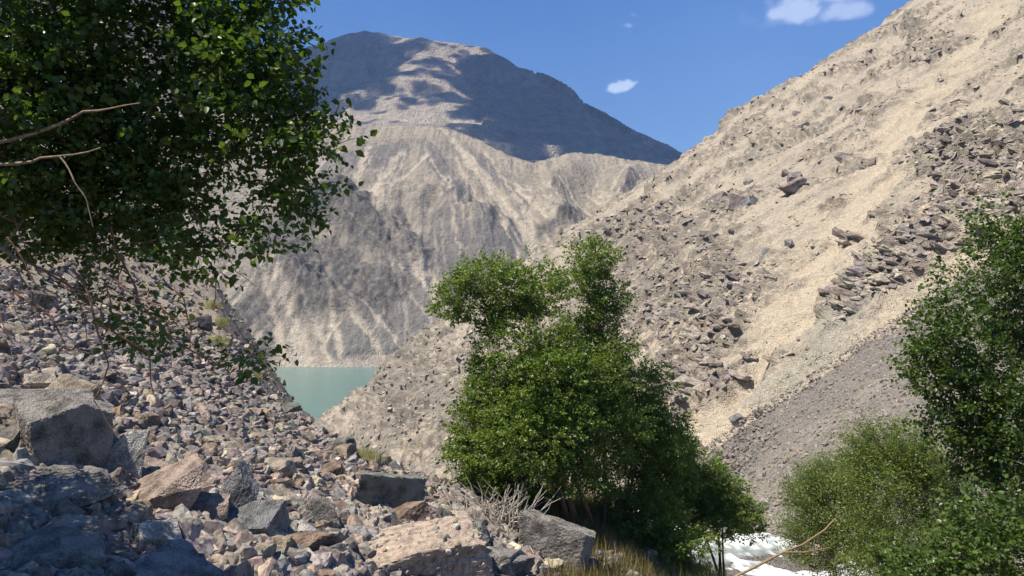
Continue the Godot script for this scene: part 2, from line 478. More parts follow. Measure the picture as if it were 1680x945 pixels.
func build_distance() -> void:
	ridge_mountain("mountain", "high dark grey mountain under cloud shadow behind the tan face",
		[Vector3(-1900, 820, -3500), Vector3(-1300, 880, -3150), Vector3(-878, 1042, -3000), Vector3(-700, 1110, -3000), Vector3(-585, 1130, -2980), Vector3(-420, 1052, -2850), Vector3(-274, 985, -2700), Vector3(-86, 937, -2650), Vector3(63, 835, -2600), Vector3(244, 701, -2500), Vector3(390, 595, -2400), Vector3(537, 495, -2300), Vector3(760, 350, -2150)],
		[[Vector3(-274, 985, -2700), Vector3(-250, 760, -2380), Vector3(-330, 520, -2050)], [Vector3(-86, 930, -2650), Vector3(30, 560, -2250), Vector3(60, 330, -1950)], [Vector3(-585, 1130, -2980), Vector3(-620, 800, -2600), Vector3(-560, 560, -2250)], [Vector3(244, 700, -2500), Vector3(300, 420, -2150)], [Vector3(-878, 1036, -3000), Vector3(-980, 700, -2500)]],
		0.66, -1900, 1000, -3300, -1500, 7.5, Color(0.335, 0.298, 0.245), Color(0.295, 0.265, 0.222), Color(0.4, 0.352, 0.285))
	ridge_mountain("mountain", "brown ridge rising behind the overhanging tree",
		[Vector3(-1300, 960, -1750), Vector3(-832, 741, -1600), Vector3(-622, 588, -1500), Vector3(-455, 415, -1400), Vector3(-285, 322, -1300), Vector3(-180, 250, -1250)], [],
		0.78, -1300, -100, -1800, -800, 7.0, Color(0.2, 0.165, 0.14), Color(0.145, 0.125, 0.11), Color(0.24, 0.2, 0.16))

func build_clouds() -> void:
	var sun := TO_SUN.normalized()
	var spec := [[Vector3(-660, 830, -2700), Vector3(410, 80, 610), 420, "wide white cumulus cloud shading the summit of the dark mountain"], [Vector3(210, 520, -2240), Vector3(430, 80, 490), 400, "long white cumulus cloud shading the flank of the dark mountain"]]
	for c in spec:
		var st := SurfaceTool.new()
		st.begin(Mesh.PRIMITIVE_TRIANGLES)
		for k in c[2]:
			var a := rng.randf() * TAU
			var r := pow(rng.randf(), 0.62) * 1.15
			var size := lerpf(95.0, 16.0, clampf(r * r, 0, 1)) * rng.randf_range(0.55, 1.25)
			var at := Vector3(cos(a) * r * c[1].x, rng.randf() * c[1].y * (1.2 - r), sin(a) * r * c[1].z)
			at += Vector3(N.big.get_noise_2d(at.x * 0.2, at.z * 0.2) * 160.0, 0, N.big.get_noise_2d(at.z * 0.2 + 90, at.x * 0.2) * 160.0)
			if not leaf_meshes.has(700 + k % 12): leaf_meshes[700 + k % 12] = rock_mesh(700 + k % 12, 2, Vector3(2, 1.2, 2), 16, 0.3, 0.9)
			st.append_from(leaf_meshes[700 + k % 12], 0, Transform3D(Basis(Vector3.UP, rng.randf() * TAU) * Basis.from_scale(Vector3.ONE * size), at))
		var o := MeshInstance3D.new()
		o.mesh = st.commit()
		o.material_override = M.cloud
		o.position = c[0] + sun * 1800.0
		tag(top(o, "cloud"), c[3], "cloud", "clouds over the dark mountain")

func build_water() -> void:
	# lake
	var nx := 90
	var nz := 70
	var pos := PackedVector3Array()
	var col := PackedColorArray()
	for j in nz:
		for i in nx:
			pos.append(Vector3(-760.0 + 900.0 * i / (nx - 1), -40.0, -180.0 - 480.0 * j / (nz - 1)))
			col.append(Color.WHITE)
	var o := MeshInstance3D.new()
	o.mesh = grid_mesh(nx, nz, pos, col)
	o.material_override = M.lake
	tag(top(o, "lake"), "still milky turquoise lake between the slopes", "", "", "structure")
	# stream
	pos = PackedVector3Array()
	col = PackedColorArray()
	var nt := 420
	var ns := 70
	for j in nt:
		var t := -40.0 + 75.0 * j / (nt - 1)
		for i in ns:
			var s := -9.5 + 14.0 * i / (ns - 1)
			var q := xz(t, s)
			var w: float = N.mid.get_noise_2d(t * 2.2, s * 6.0)
			var w2: float = N.fine.get_noise_2d(t * 1.8, s * 4.0)
			var hump: float = N.mid.get_noise_2d(t * 2.0, 7.0) * 0.35
			var y := table(RIVER, t) + 0.22 + hump + 0.32 * w + 0.16 * w2 - 0.02 * absf(s + 1.5)
			pos.append(Vector3(q.x, y, q.y))
			var foam := sstep(-0.12, 0.32, w * 0.9 + w2 * 0.8)
			col.append(Color(0.2, 0.225, 0.215).lerp(Color(0.66, 0.68, 0.68), foam))
	o = MeshInstance3D.new()
	o.mesh = grid_mesh(ns, nt, pos, col)
	o.material_override = M.foam
	tag(top(o, "stream"), "white foaming mountain stream below the scree", "", "", "structure")

func build_sky(env: Environment) -> void:
	var w := 4096
	var h := 2048
	var im := Image.create(w, h, false, Image.FORMAT_RGBA8)
	im.fill(Color(1, 1, 1, 0))
	# [azimuth right of the view, elevation, half width, half height, strength, tilt], degrees
	var clouds := [[8.25, 16.65, 1.0, 0.42, 0.95, 0.22], [8.7, 20.9, 0.6, 0.22, 0.5, -0.1], [9.4, 21.5, 0.4, 0.15, 0.35, 0.0], [20.9, 20.9, 2.3, 0.85, 0.85, 0.0], [24.0, 20.3, 2.8, 0.7, 0.7, 0.08], [22.5, 21.6, 5.0, 0.9, 0.8, 0.0], [19.4, 20.2, 1.2, 0.4, 0.4, -0.1], [22.0, 20.6, 5.5, 1.1, 0.3, 0.0]]
	var r := RandomNumberGenerator.new()
	r.seed = 9
	for k in 26: clouds.append([40.0 + r.randf() * 280.0, 14.0 + r.randf() * 45.0, 2.0 + r.randf() * 6.0, 0.8 + r.randf() * 1.6, 0.8, r.randf_range(-0.2, 0.2)])
	var ny := noise(FastNoiseLite.TYPE_SIMPLEX_SMOOTH, 0.012, 5, 21)
	for c in clouds:
		var cx: float = c[0] / 360.0 * w
		var cy: float = (0.5 - c[1] / 180.0) * h
		var sx: float = c[2] / 360.0 * w
		var sy: float = c[3] / 180.0 * h
		var fq := clampf(26.0 / sx, 0.6, 3.0)
		for y in range(maxi(0, int(cy - sy * 2.2)), mini(h, int(cy + sy * 2.2))):
			for x in range(int(cx - sx * 1.9), int(cx + sx * 1.9)):
				var dx := (x - cx) / sx
				var dy: float = (y - cy) / sy + dx * c[5] * 2.0
				var n := ny.get_noise_2d(x * fq, y * fq * 1.4)
				var n2 := ny.get_noise_2d(x * fq * 3.5 + 900, y * fq * 4.0)
				var a := 1.0 - (dx * dx + dy * dy) + n * 1.5 + n2 * 0.9
				a = smoothstep(0.05, 1.1, a) * float(c[4]) * smoothstep(1.9, 1.3, absf(dx)) * smoothstep(2.2, 1.5, absf(dy))
				if a > 0.004:
					var px := posmod(x, w)
					var old := im.get_pixel(px, y).a
					im.set_pixel(px, y, Color(1, 1, 1, maxf(old, a)))
	var m := ProceduralSkyMaterial.new()
	m.sky_top_color = Color(0.18, 0.38, 0.645)
	m.sky_horizon_color = Color(0.62, 0.78, 0.93)
	m.sky_curve = 0.13
	m.ground_bottom_color = Color(0.3, 0.27, 0.23)
	m.ground_horizon_color = Color(0.5, 0.5, 0.5)
	m.sun_angle_max = 1.0
	m.sky_cover = ImageTexture.create_from_image(im)
	m.sky_cover_modulate = Color(0.62, 0.6, 0.55)
	var sky := Sky.new()
	sky.sky_material = m
	env.background_mode = Environment.BG_SKY
	env.sky = sky


# ---------------------------------------------------------------- stones
var ico_cache := {}
func ico(sub: int) -> Array:
	if ico_cache.has(sub): return ico_cache[sub]
	var r := (1.0 + sqrt(5.0)) / 2.0
	var v := PackedVector3Array()
	for p in [[-1, r, 0], [1, r, 0], [-1, -r, 0], [1, -r, 0], [0, -1, r], [0, 1, r], [0, -1, -r], [0, 1, -r], [r, 0, -1], [r, 0, 1], [-r, 0, -1], [-r, 0, 1]]:
		v.append(Vector3(p[0], p[1], p[2]).normalized())
	var f := PackedInt32Array([0, 11, 5, 0, 5, 1, 0, 1, 7, 0, 7, 10, 0, 10, 11, 1, 5, 9, 5, 11, 4, 11, 10, 2, 10, 7, 6, 7, 1, 8, 3, 9, 4, 3, 4, 2, 3, 2, 6, 3, 6, 8, 3, 8, 9, 4, 9, 5, 2, 4, 11, 6, 2, 10, 8, 6, 7, 9, 8, 1])
	for k in sub:
		var mid := {}
		var g := PackedInt32Array()
		for q in range(0, f.size(), 3):
			var m := [0, 0, 0]
			for e in 3:
				var a := f[q + e]
				var b := f[q + (e + 1) % 3]
				var key := mini(a, b) * 100000 + maxi(a, b)
				if not mid.has(key):
					mid[key] = v.size()
					v.append((v[a] + v[b]).normalized())
				m[e] = mid[key]
			g.append_array([f[q], m[0], m[2], f[q + 1], m[1], m[0], f[q + 2], m[2], m[1], m[0], m[1], m[2]])
		f = g
	ico_cache[sub] = [v, f]
	return ico_cache[sub]

func rock_mesh(seed_: int, sub: int, dims: Vector3, planes := 11, rough := 0.0, angular := 1.0, skew := 0.35) -> ArrayMesh:
	# a block bounded by broken faces: every direction reaches the nearest of a set of planes
	var r := RandomNumberGenerator.new()
	r.seed = seed_
	var pn := PackedVector3Array()
	var pd := PackedFloat32Array()
	for a in [Vector3.RIGHT, Vector3.LEFT, Vector3.UP, Vector3.DOWN, Vector3.FORWARD, Vector3.BACK]:
		pn.append((a + Vector3(r.randf_range(-skew, skew), r.randf_range(-skew, skew), r.randf_range(-skew, skew))).normalized())
		pd.append(r.randf_range(0.78, 1.0))
	for k in planes - 6:
		pn.append(Vector3(r.randfn(), r.randfn(), r.randfn()).normalized())
		pd.append(r.randf_range(0.82, 1.12) / angular)
	var I := ico(sub)
	var src: PackedVector3Array = I[0]
	var f: PackedInt32Array = I[1]
	var v := PackedVector3Array()
	v.resize(src.size())
	var off := Vector3(fmod(seed_ * 3.7, 91.0), fmod(seed_ * 1.3, 53.0), fmod(seed_ * 2.1, 71.0))
	for i in src.size():
		var d := src[i]
		var best := 3.0
		for k in pn.size():
			var c := d.dot(pn[k])
			if c > 0.05: best = minf(best, pd[k] / c)
		var p := d * best
		if rough > 0.0:
			var w: float = N.rock.get_noise_3dv(p * 1.0 + off)
			var w2: float = N.rockfine.get_noise_3dv(p * 1.6 + off)
			p *= 1.0 + rough * (w * 0.8 + w2 * 0.35)
		v[i] = p * dims * 0.5
	var vv := PackedVector3Array()
	var nn := PackedVector3Array()
	vv.resize(f.size())
	nn.resize(f.size())
	for q in range(0, f.size(), 3):
		var a := v[f[q]]
		var b := v[f[q + 1]]
		var c := v[f[q + 2]]
		var n := (b - a).cross(c - a).normalized()
		if n.dot(a + b + c) < 0.0:
			n = -n
			vv[q] = a; vv[q + 1] = b; vv[q + 2] = c
		else:
			vv[q] = a; vv[q + 1] = c; vv[q + 2] = b
		nn[q] = n; nn[q + 1] = n; nn[q + 2] = n
	return array_mesh(vv, nn, PackedInt32Array())

var STONE := {
	"purple-brown": Color(0.235, 0.195, 0.185), "blue-grey": Color(0.235, 0.245, 0.255), "grey": Color(0.3, 0.285, 0.26), "tan": Color(0.44, 0.36, 0.265), "pinkish": Color(0.42, 0.325, 0.27),
	"rusty": Color(0.34, 0.24, 0.17), "cream": Color(0.55, 0.475, 0.375), "dark": Color(0.12, 0.115, 0.115), "greenish-grey": Color(0.25, 0.265, 0.23), "whitish": Color(0.6, 0.58, 0.53)}

func stone_y(x: float, z: float) -> float:
	return ground_y(x, z)

# [x, z, width, height, depth, turn, tilt, colour, kind of block, label]
var BOULDERS := [
	[-6.5, -11.0, 1.15, 1.3, 1.0, 0.9, 0.32, "grey", 151, "large grey boulder with a tan face standing against a flat slab"],
	[-8.2, -12.4, 1.95, 0.6, 1.3, 0.2, 0.12, "grey", 102, "broad flat grey slab behind the largest standing boulder"],
	[-5.85, -11.3, 0.5, 0.95, 0.55, 0.3, -0.12, "whitish", 103, "upright whitish slab leaning beside the large grey boulder"],
	[-8.9, -14.2, 0.58, 0.4, 0.5, 0.9, 0.1, "cream", 104, "cream rounded rock on the edge of the flat grey slab"],
	[-2.5, -15.3, 1.25, 0.85, 1.0, 0.1, 0.1, "greenish-grey", 105, "greenish-grey rounded boulder on the talus crest"],
	[-1.65, -12.6, 2.3, 0.75, 1.5, 0.15, 0.2, "tan", 106, "huge low pebbly conglomerate boulder in the foreground"],
	[0.97, -15.5, 1.35, 1.0, 0.9, -0.1, -0.1, "grey", 107, "squared grey-tan boulder in front of the leafy trees"],
	[-7.0, -13.65, 0.56, 0.36, 0.45, 0.4, 0.25, "cream", 108, "cream wedge-shaped rock with a hollow brown underside"],
	[-7.15, -14.73, 0.42, 0.32, 0.36, 1.0, 0.2, "tan", 109, "small tan rock just behind the cream wedge"],
	[-4.19, -11.4, 0.56, 0.85, 0.5, 0.5, -0.35, "blue-grey", 110, "smooth dark blue-grey slab tilted on end"],
	[-3.83, -11.1, 0.7, 0.5, 0.6, 0.2, 0.3, "blue-grey", 111, "blue-grey triangular block below the tilted slab"],
	[-5.87, -11.9, 0.72, 0.44, 0.6, 0.7, 0.2, "pinkish", 112, "pinkish rock behind the flat red slab"],
	[-5.03, -10.85, 0.95, 0.6, 0.9, 0.35, 0.4, "pinkish", 113, "pinkish flat slab tilted beside the upright whitish slab"],
	[-4.48, -10.95, 0.7, 0.46, 0.5, 0.1, 0.05, "pinkish", 114, "pink-white block with a dark banded end"],
	[-3.08, -11.3, 0.66, 0.45, 0.5, 0.6, 0.2, "rusty", 115, "rusty brown overhanging rock among pale slabs"],
	[-6.1, -9.8, 1.7, 0.36, 1.0, 0.1, 0.12, "grey", 116, "long low grey ledge boulder in front of the standing boulder"],
	[-5.1, -8.4, 1.15, 0.5, 0.8, 0.4, 0.12, "grey", 117, "low grey boulder in the shade of the overhanging tree"],
	[-5.07, -9.84, 0.55, 0.38, 0.45, 0.2, 0.2, "tan", 118, "tan-topped block wedged under the grey ledge"],
	[-4.49, -9.6, 0.66, 0.48, 0.5, 0.8, 0.1, "whitish", 119, "rounded mottled whitish rock at the edge of the shade"],
	[-3.27, -12.7, 0.56, 0.6, 0.4, 0.3, -0.3, "grey", 120, "pale grey slab leaning against brown rocks"],
	[-2.07, -14.3, 0.78, 0.45, 0.6, 0.5, 0.25, "rusty", 121, "orange-pink pointed rock behind the conglomerate boulder"],
	[-0.86, -15.7, 0.6, 0.5, 0.5, 0.7, 0.2, "cream", 122, "cream rock beside the brushwood pile"],
	[-3.81, -16.0, 0.6, 0.36, 0.5, 0.6, 0.3, "rusty", 123, "reddish slab near the crest above the gorge"],
	[-3.4, -11.75, 0.66, 0.32, 0.5, 0.2, 0.25, "whitish", 124, "whitish flat slab above the rusty overhanging rock"],
	[-12.9, -20.7, 0.6, 0.66, 0.5, 0.4, 0.1, "purple-brown", 125, "purple-red boulder high on the talus under the branches"],
	[-11.8, -28.5, 0.75, 0.55, 0.6, 0.4, 0.1, "dark", 126, "dark boulder on the bare earth shoulder"],
	[-12.6, -29.9, 0.9, 0.35, 0.45, 0.2, 0.1, "rusty", 127, "flat brown slab perched above the dark boulder"],
	[-0.44, -13.75, 0.95, 0.5, 0.7, 0.2, 0.2, "grey", 128, "grey block just right of the conglomerate boulder"],
	[4.36, -19.84, 0.4, 0.46, 0.4, 0.3, 0.1, "cream", 129, "pale rock in the herbs beside the tree stump"],
	[-0.1, -13.9, 0.75, 0.45, 0.6, 0.6, 0.2, "blue-grey", 130, "blue-grey rock at the edge of the dry grass"],
	[-0.95, -14.4, 0.85, 0.5, 0.6, 0.1, 0.2, "greenish-grey", 131, "greenish-grey rock under the brushwood pile"],
]

var NICK := ["large grey boulder", "broad flat slab", "upright whitish slab", "cream rounded rock", "greenish-grey rounded boulder", "huge conglomerate boulder", "squared boulder", "cream wedge", "small tan rock", "tilted blue-grey slab", "blue-grey triangular block", "pinkish rock", "tilted pinkish slab", "banded pink-white block", "rusty overhanging rock", "long grey ledge", "low shaded boulder", "tan-topped block", "mottled whitish rock", "leaning pale grey slab", "orange-pink pointed rock", "cream rock by the brushwood", "reddish slab", "whitish flat slab", "purple-red boulder", "dark boulder on the shoulder", "perched brown slab", "grey block by the conglomerate", "pale rock by the stump", "blue-grey rock by the grass", "greenish-grey rock under the brushwood"]

func build_boulders() -> void:
	for b in BOULDERS:
		var o := MeshInstance3D.new()
		o.mesh = rock_mesh(b[8], 5 if b[2] > 0.9 else 4, Vector3(b[2], b[3], b[4]) * 1.12, 13 if b[8] != 107 else 7, 0.07 if b[8] != 106 else 0.09, 1.0, 0.35 if b[8] != 107 else 0.16)
		o.material_override = M["stone_conglomerate"] if b[8] == 106 else M["stone_" + b[7]]
		o.position = Vector3(b[0], stone_y(b[0], b[1]) + b[3] * 0.34, b[1])
		o.rotation = Vector3(b[6] * 0.6, b[5], b[6] - 0.12)
		tag(top(o, "boulder"), b[9], "boulder", "boulders of the talus")
		if b[8] == 106:
			# pebbles set in the conglomerate
			var skin: PackedVector3Array = o.mesh.surface_get_arrays(0)[Mesh.ARRAY_VERTEX]
			var tiny := [rock_mesh(371, 1, Vector3(1, 0.6, 0.8), 8), rock_mesh(372, 1, Vector3(1, 0.7, 0.9), 9), rock_mesh(373, 1, Vector3(1, 0.5, 0.7), 8)]
			var bits := []
			for k in 620:
				var z := lerpf(0.02, 0.13, pow(rng.randf(), 3.0))
				bits.append([tumbled(skin[rng.randi() % skin.size()], Vector3.ONE * z, 0.8), vary(STONE[["grey", "tan", "cream", "pinkish", "whitish", "blue-grey", "tan"][rng.randi() % 7]], 0.15)])
			scatter("pebbles", "", "", tiny, bits, M.stones, "stuff", o)
	# the middling rocks, each its own thing
	var shapes := []
	var kinds := ["angular", "slabby", "blocky"]
	for k in 18:
		var d: Vector3 = [Vector3(1, 0.75, 0.8), Vector3(1.15, 0.42, 0.85), Vector3(0.9, 0.85, 0.85)][k % 3]
		shapes.append(rock_mesh(200 + k, 3, d, 10 + k % 4, 0.05))
	var names := ["purple-brown", "blue-grey", "grey", "tan", "pinkish", "rusty", "tan", "greenish-grey", "grey", "cream", "pinkish"]
	var taken := []
	for b in BOULDERS: taken.append(Vector3(b[0], b[1], b[2] * 0.42))
	var made := 0
	var tries := 0
	while made < 268 and tries < 20000:
		tries += 1
		var z := -8.2 - 22.0 * pow(rng.randf(), 1.35)
		var x := rng.randf_range(-0.7 * -z, 0.6)
		if x > -0.2 - (-z - 9.0) * 0.02 or x < -16.0: continue
		if ground_y(x, z) < -4.87 - 0.365 * x - 0.7: continue
		var size := lerpf(0.26, 0.72, pow(rng.randf(), 2.2)) * lerpf(1.3, 0.72, clampf((-z - 10.0) / 10.0, 0, 1))
		if x < -6.0 and z < -14.0: size *= 0.72
		var ok := true
		for q in taken:
			if Vector2(x - q.x, z - q.y).length() < q.z + size * 0.36:
				ok = false
				break
		if not ok: continue
		taken.append(Vector3(x, z, size * 0.4))
		var kind := rng.randi() % 18
		var cname: String = names[rng.randi() % names.size()]
		var o := MeshInstance3D.new()
		o.mesh = shapes[kind]
		o.material_override = M["stone_" + cname]
		o.position = Vector3(x, stone_y(x, z) + size * (0.22 if kind % 3 != 1 else 0.14), z)
		o.scale = Vector3(1, 1, 1) * size * rng.randf_range(0.95, 1.15)
		o.rotation = Vector3(rng.randfn() * 0.28, rng.randf() * TAU, rng.randfn() * 0.28 - 0.15)
		var who := 0
		for q in BOULDERS.size():
			if Vector2(x - BOULDERS[q][0], z - BOULDERS[q][1]).length() < Vector2(x - BOULDERS[who][0], z - BOULDERS[who][1]).length(): who = q
		var off := Vector2(x - BOULDERS[who][0], z - BOULDERS[who][1])
		var where := "beside" if off.length() < 0.9 else ("upslope from" if off.x < -0.5 * off.length() else ("downslope from" if off.x > 0.5 * off.length() else ("behind" if off.y < 0 else "in front of")))
		tag(top(o, "rock"), "%s %s %s rock %s the %s" % ["big" if size > 0.5 else ("middling" if size > 0.33 else "small"), kinds[kind % 3], cname, where, NICK[who]], "rock", "loose rocks of the talus slope")
		made += 1

func scatter(called: String, label: String, category: String, meshes: Array, items: Array, material: Material, kind := "stuff", parent: Node = null) -> Node3D:
	# items: [Transform3D, Color]; one node holding a MultiMesh for each shape
	var root := Node3D.new()
	if parent:
		root.name = called
		parent.add_child(root, true)
	else:
		top(root, called)
		tag(root, label, category)
	root.set_meta("kind", kind)
	var lists := []
	for m in meshes: lists.append([])
	for i in items.size(): lists[i % meshes.size()].append(items[i])
	for k in meshes.size():
		var mm := MultiMesh.new()
		mm.transform_format = MultiMesh.TRANSFORM_3D
		mm.use_colors = true
		mm.mesh = meshes[k]
		mm.instance_count = lists[k].size()
		for i in lists[k].size():
			mm.set_instance_transform(i, lists[k][i][0])
			mm.set_instance_color(i, lists[k][i][1])
		var o := MultiMeshInstance3D.new()
		o.name = called + "_shape"
		o.multimesh = mm
		o.material_override = material
		root.add_child(o, true)
	return root

func laid(wild: float, up: Vector3) -> Basis:
	# bedding: a slab's flat side to up, its long side down the dip
	var y := (up + Vector3(rng.randfn(), rng.randfn(), rng.randfn()) * wild).normalized()
	var x := Vector3(0.72, -0.55, 0.3) + Vector3(rng.randfn(), rng.randfn(), rng.randfn()) * wild * 1.6
	var z := x.cross(y).normalized()
	return Basis(y.cross(z), y, z)

func tumbled(at: Vector3, size: Vector3, lean := 0.5) -> Transform3D:
	var b := Basis.from_euler(Vector3(rng.randfn() * lean, rng.randf() * TAU, rng.randfn() * lean)) * Basis.from_scale(size)
	return Transform3D(b, at)

func vary(c: Color, amount := 0.2) -> Color:
	var k := 1.0 + rng.randfn() * amount
	return Color(c.r * k, c.g * k * (1.0 + rng.randfn() * 0.03), c.b * k * (1.0 + rng.randfn() * 0.05)).clamp(Color(0.02, 0.02, 0.02), Color(0.75, 0.75, 0.75))

func build_stones() -> void:
	var low := []
	for k in 8: low.append(rock_mesh(300 + k, 2, Vector3(1, 0.42 + 0.12 * (k % 4), 0.78), 8, 0.0, 0.85))
	var slabs := []
	for k in 6: slabs.append(rock_mesh(340 + k, 2, Vector3(1, 0.5, 0.8), 9, 0.04, 0.85))
	var pal := ["purple-brown", "purple-brown", "purple-brown", "blue-grey", "grey", "grey", "grey", "tan", "pinkish", "cream", "greenish-grey", "dark", "purple-brown", "rusty"]
	var items := []
	while items.size() < 60000:
		var z := -7.5 - 42.0 * pow(rng.randf(), 1.6)
		var x := rng.randf_range(-0.72 * -z - 1.0, 4.0)
		if x > 0.5 and rng.randf() > 0.12: continue
		var y := ground_y(x, z)
		if y < -4.87 - 0.365 * x - (2.5 if z > -18.5 else 7.0): continue
		var earth := earth_at(x, z)
		if rng.randf() < earth * 0.86: continue
		var size := lerpf(0.06, 0.42, pow(rng.randf(), 3.2)) * lerpf(1.05, 0.68, clampf((-z - 11.0) / 10.0, 0, 1))
		items.append([tumbled(Vector3(x, y + size * 0.15 + rng.randf() * 0.06, z), Vector3(size, size, size) * rng.randf_range(0.8, 1.25)), vary(STONE[pal[rng.randi() % pal.size()]].lerp(Color(0.25, 0.217, 0.19), 0.4))])
	scatter("talus_stones", "mixed purple, grey and tan stones covering the talus slope", "stones", low, items, M.stones)
	# scree over the stream
	items = []
	for k in 30000:
		var s := 2.5 + 34.0 * pow(rng.randf(), 1.15)
		var t := 18.0 - 0.345 * (s - 8.0) - 34.0 * pow(rng.randf(), 1.3) + 0.4
		var size := lerpf(0.045, 0.3, pow(rng.randf(), 6.0)) * lerpf(1.25, 0.7, clampf(s / 30.0, 0, 1))
		if s < 9 and rng.randf() < 0.4: size *= 1.4
		var p := hill_point(t, s, Vector4(0, 0, 1, 0))
		items.append([tumbled(p + Vector3(0, size * 0.02, 0), Vector3.ONE * size), vary(Color(0.28, 0.256, 0.23).lerp(STONE[["purple-brown", "grey", "purple-brown", "tan", "blue-grey", "pinkish"][rng.randi() % 6]], 0.4), 0.2)])
	scatter("scree_stones", "small grey and tan stones of the scree fan above the stream", "stones", low, items, M.stones)
	# broken rock of the crags and loose stones on the sand
	items = []
	var tries := 0
	while items.size() < 36000 and tries < 120000:
		tries += 1
		var t := -6.0 + 256.0 * pow(rng.randf(), 1.5)
		var s := 3.0 + rng.randf() * minf(40.0 + 1.15 * maxf(t, 0), 215.0)
		if t > table(SPUR, s) + 1.0: continue
		var m := hill_mask(t, s)
		var keep := maxf(m.x * 1.0, 0.42) * (1.0 - m.y * 0.9) * (1.0 - m.z)
		if rng.randf() > keep: continue
		var far := 1.0 + 0.45 * sstep(30, 200, t)
		var rocky := rng.randf() < m.x
		var size := (lerpf(0.12, 1.0, pow(rng.randf(), 4.0)) if rocky else lerpf(0.07, 0.6, pow(rng.randf(), 6.0))) * far
		var p := hill_point(t, s, m)
		var col := vary([Color(0.3, 0.26, 0.22), Color(0.35, 0.31, 0.26), Color(0.43, 0.37, 0.29), Color(0.25, 0.22, 0.205), Color(0.36, 0.34, 0.29)][rng.randi() % 5], 0.12)
		var tr: Transform3D
		if rocky:
			tr = Transform3D(laid(0.3, Vector3(-0.5, 0.82, 0.2)) * Basis.from_scale(Vector3(size * rng.randf_range(0.9, 1.9), size * 0.5, size)), p - Vector3(0, size * 0.12, 0))
		else:
			tr = tumbled(p - Vector3(0, size * 0.12, 0), Vector3(1, 0.8, 1) * size)
		items.append([tr, col])
	scatter("crag_rubble", "broken brown-grey rock of the crags on the sandy hillside", "rubble", slabs, items, M.stones)
	# bedded slabs of the three nearer crags, dipping the same way
	items = []
	var beds := []
	for k in 6: beds.append(rock_mesh(360 + k, 3, Vector3(1, 1, 1), 9, 0.06, 0.9, 0.22))
	tries = 0
	while items.size() < 1500 and tries < 30000:
		tries += 1
		var o: Array = OUTCROPS[rng.randi() % 6]
		var f := rng.randf()
		var q: Vector2 = o[0].lerp(o[1], f) + Vector2(rng.randfn(), rng.randfn()) * float(o[2]) * 0.7
		var m := hill_mask(q.x, q.y)
		if m.x < 0.55: continue
		var size := lerpf(0.4, 2.1, pow(rng.randf(), 2.4)) * (1.0 + 0.6 * sstep(40, 200, q.x))
		var b := laid(0.2, Vector3(0.26, 0.86, 0.3))
		items.append([Transform3D(b * Basis.from_scale(Vector3(size * 1.3, size * 0.3, size * 0.8)), hill_point(q.x, q.y, m) - Vector3(0, size * 0.05, 0)), vary([Color(0.27, 0.228, 0.19), Color(0.33, 0.29, 0.24), Color(0.24, 0.21, 0.19), Color(0.38, 0.335, 0.27)][rng.randi() % 4], 0.12)])
	scatter("crag_slabs", "tilted brown-grey rock slabs bedded in the crags of the hillside", "rock slabs", beds, items, M.stones)
	# single boulders on the hillside
	var H := [[120.8, 82.3, 4.6, "purple-brown"], [98.5, 71.8, 6.0, "purple-brown"], [92.8, 69.8, 3.8, "blue-grey"], [85.6, 74.8, 4.2, "purple-brown"], [77.3, 68.5, 4.0, "purple-brown"], [83.0, 73.8, 2.6, "grey"], [81.1, 81.6, 2.6, "purple-brown"], [72.8, 76.5, 2.4, "grey"], [70.0, 77.0, 1.8, "purple-brown"], [19.7, 12.7, 1.15, "blue-grey"], [18.8, 13.8, 1.1, "blue-grey"], [26.8, 27.1, 0.7, "purple-brown"], [31.0, 28.5, 0.75, "blue-grey"], [56.0, 48.2, 1.6, "grey"], [63.9, 50.2, 1.8, "blue-grey"], [137.1, 121.6, 3.0, "grey"], [110, 100, 2.6, "purple-brown"], [128, 95, 2.8, "grey"], [150, 120, 3.2, "purple-brown"], [160, 150, 3.2, "grey"], [175, 150, 3.0, "purple-brown"], [140, 160, 3.0, "purple-brown"], [120, 150, 2.5, "grey"], [95, 112, 2.2, "purple-brown"], [70, 96, 1.8, "grey"], [55, 90, 1.6, "purple-brown"], [60, 104, 2.0, "grey"], [46, 62, 1.5, "purple-brown"], [40, 58, 1.4, "grey"], [105, 88, 2.4, "grey"]]
	var shapes := []
	for k in 6: shapes.append(rock_mesh(400 + k, 3, Vector3(1, 0.62, 0.75), 11, 0.06))
	var said := {9: "blue-grey flat boulder on the sand strip above the scree", 10: "blue-grey angular boulder resting higher on the sand strip", 1: "long purple-brown broken boulder on the sandy hillside", 0: "upright purple-brown boulder on the sandy hillside beside the long broken one"}
	var spot := {2: "leaning against the long broken boulder", 3: "topmost of a pair on the hillside sand", 4: "lower one of a pair on the hillside sand", 5: "between the pair of boulders on the hillside sand", 6: "on the upper edge of the pale chute", 7: "in the middle of the pale chute", 8: "touching the grey boulder in the pale chute", 11: "beside the foot of the tilted crag", 12: "on the sand below the tilted crag", 13: "above the bedded crag by the chute", 14: "over the bedded crag beside the pale chute", 15: "on bare sand far above the pair", 16: "upslope of the long broken boulder", 17: "just above the upright boulder", 18: "well above the upright boulder", 19: "on the sand below the crest", 20: "close under the skyline crest", 21: "near the head of the pale chute", 22: "on sand beside the head of the chute", 23: "above the pair on the bare sand", 24: "on sand beside the pale chute", 25: "just above the uppermost crag", 26: "higher than the uppermost crag on bare sand", 27: "at the top of the tilted crag", 28: "on top of the tilted crag", 29: "by the upslope end of the long broken boulder"}
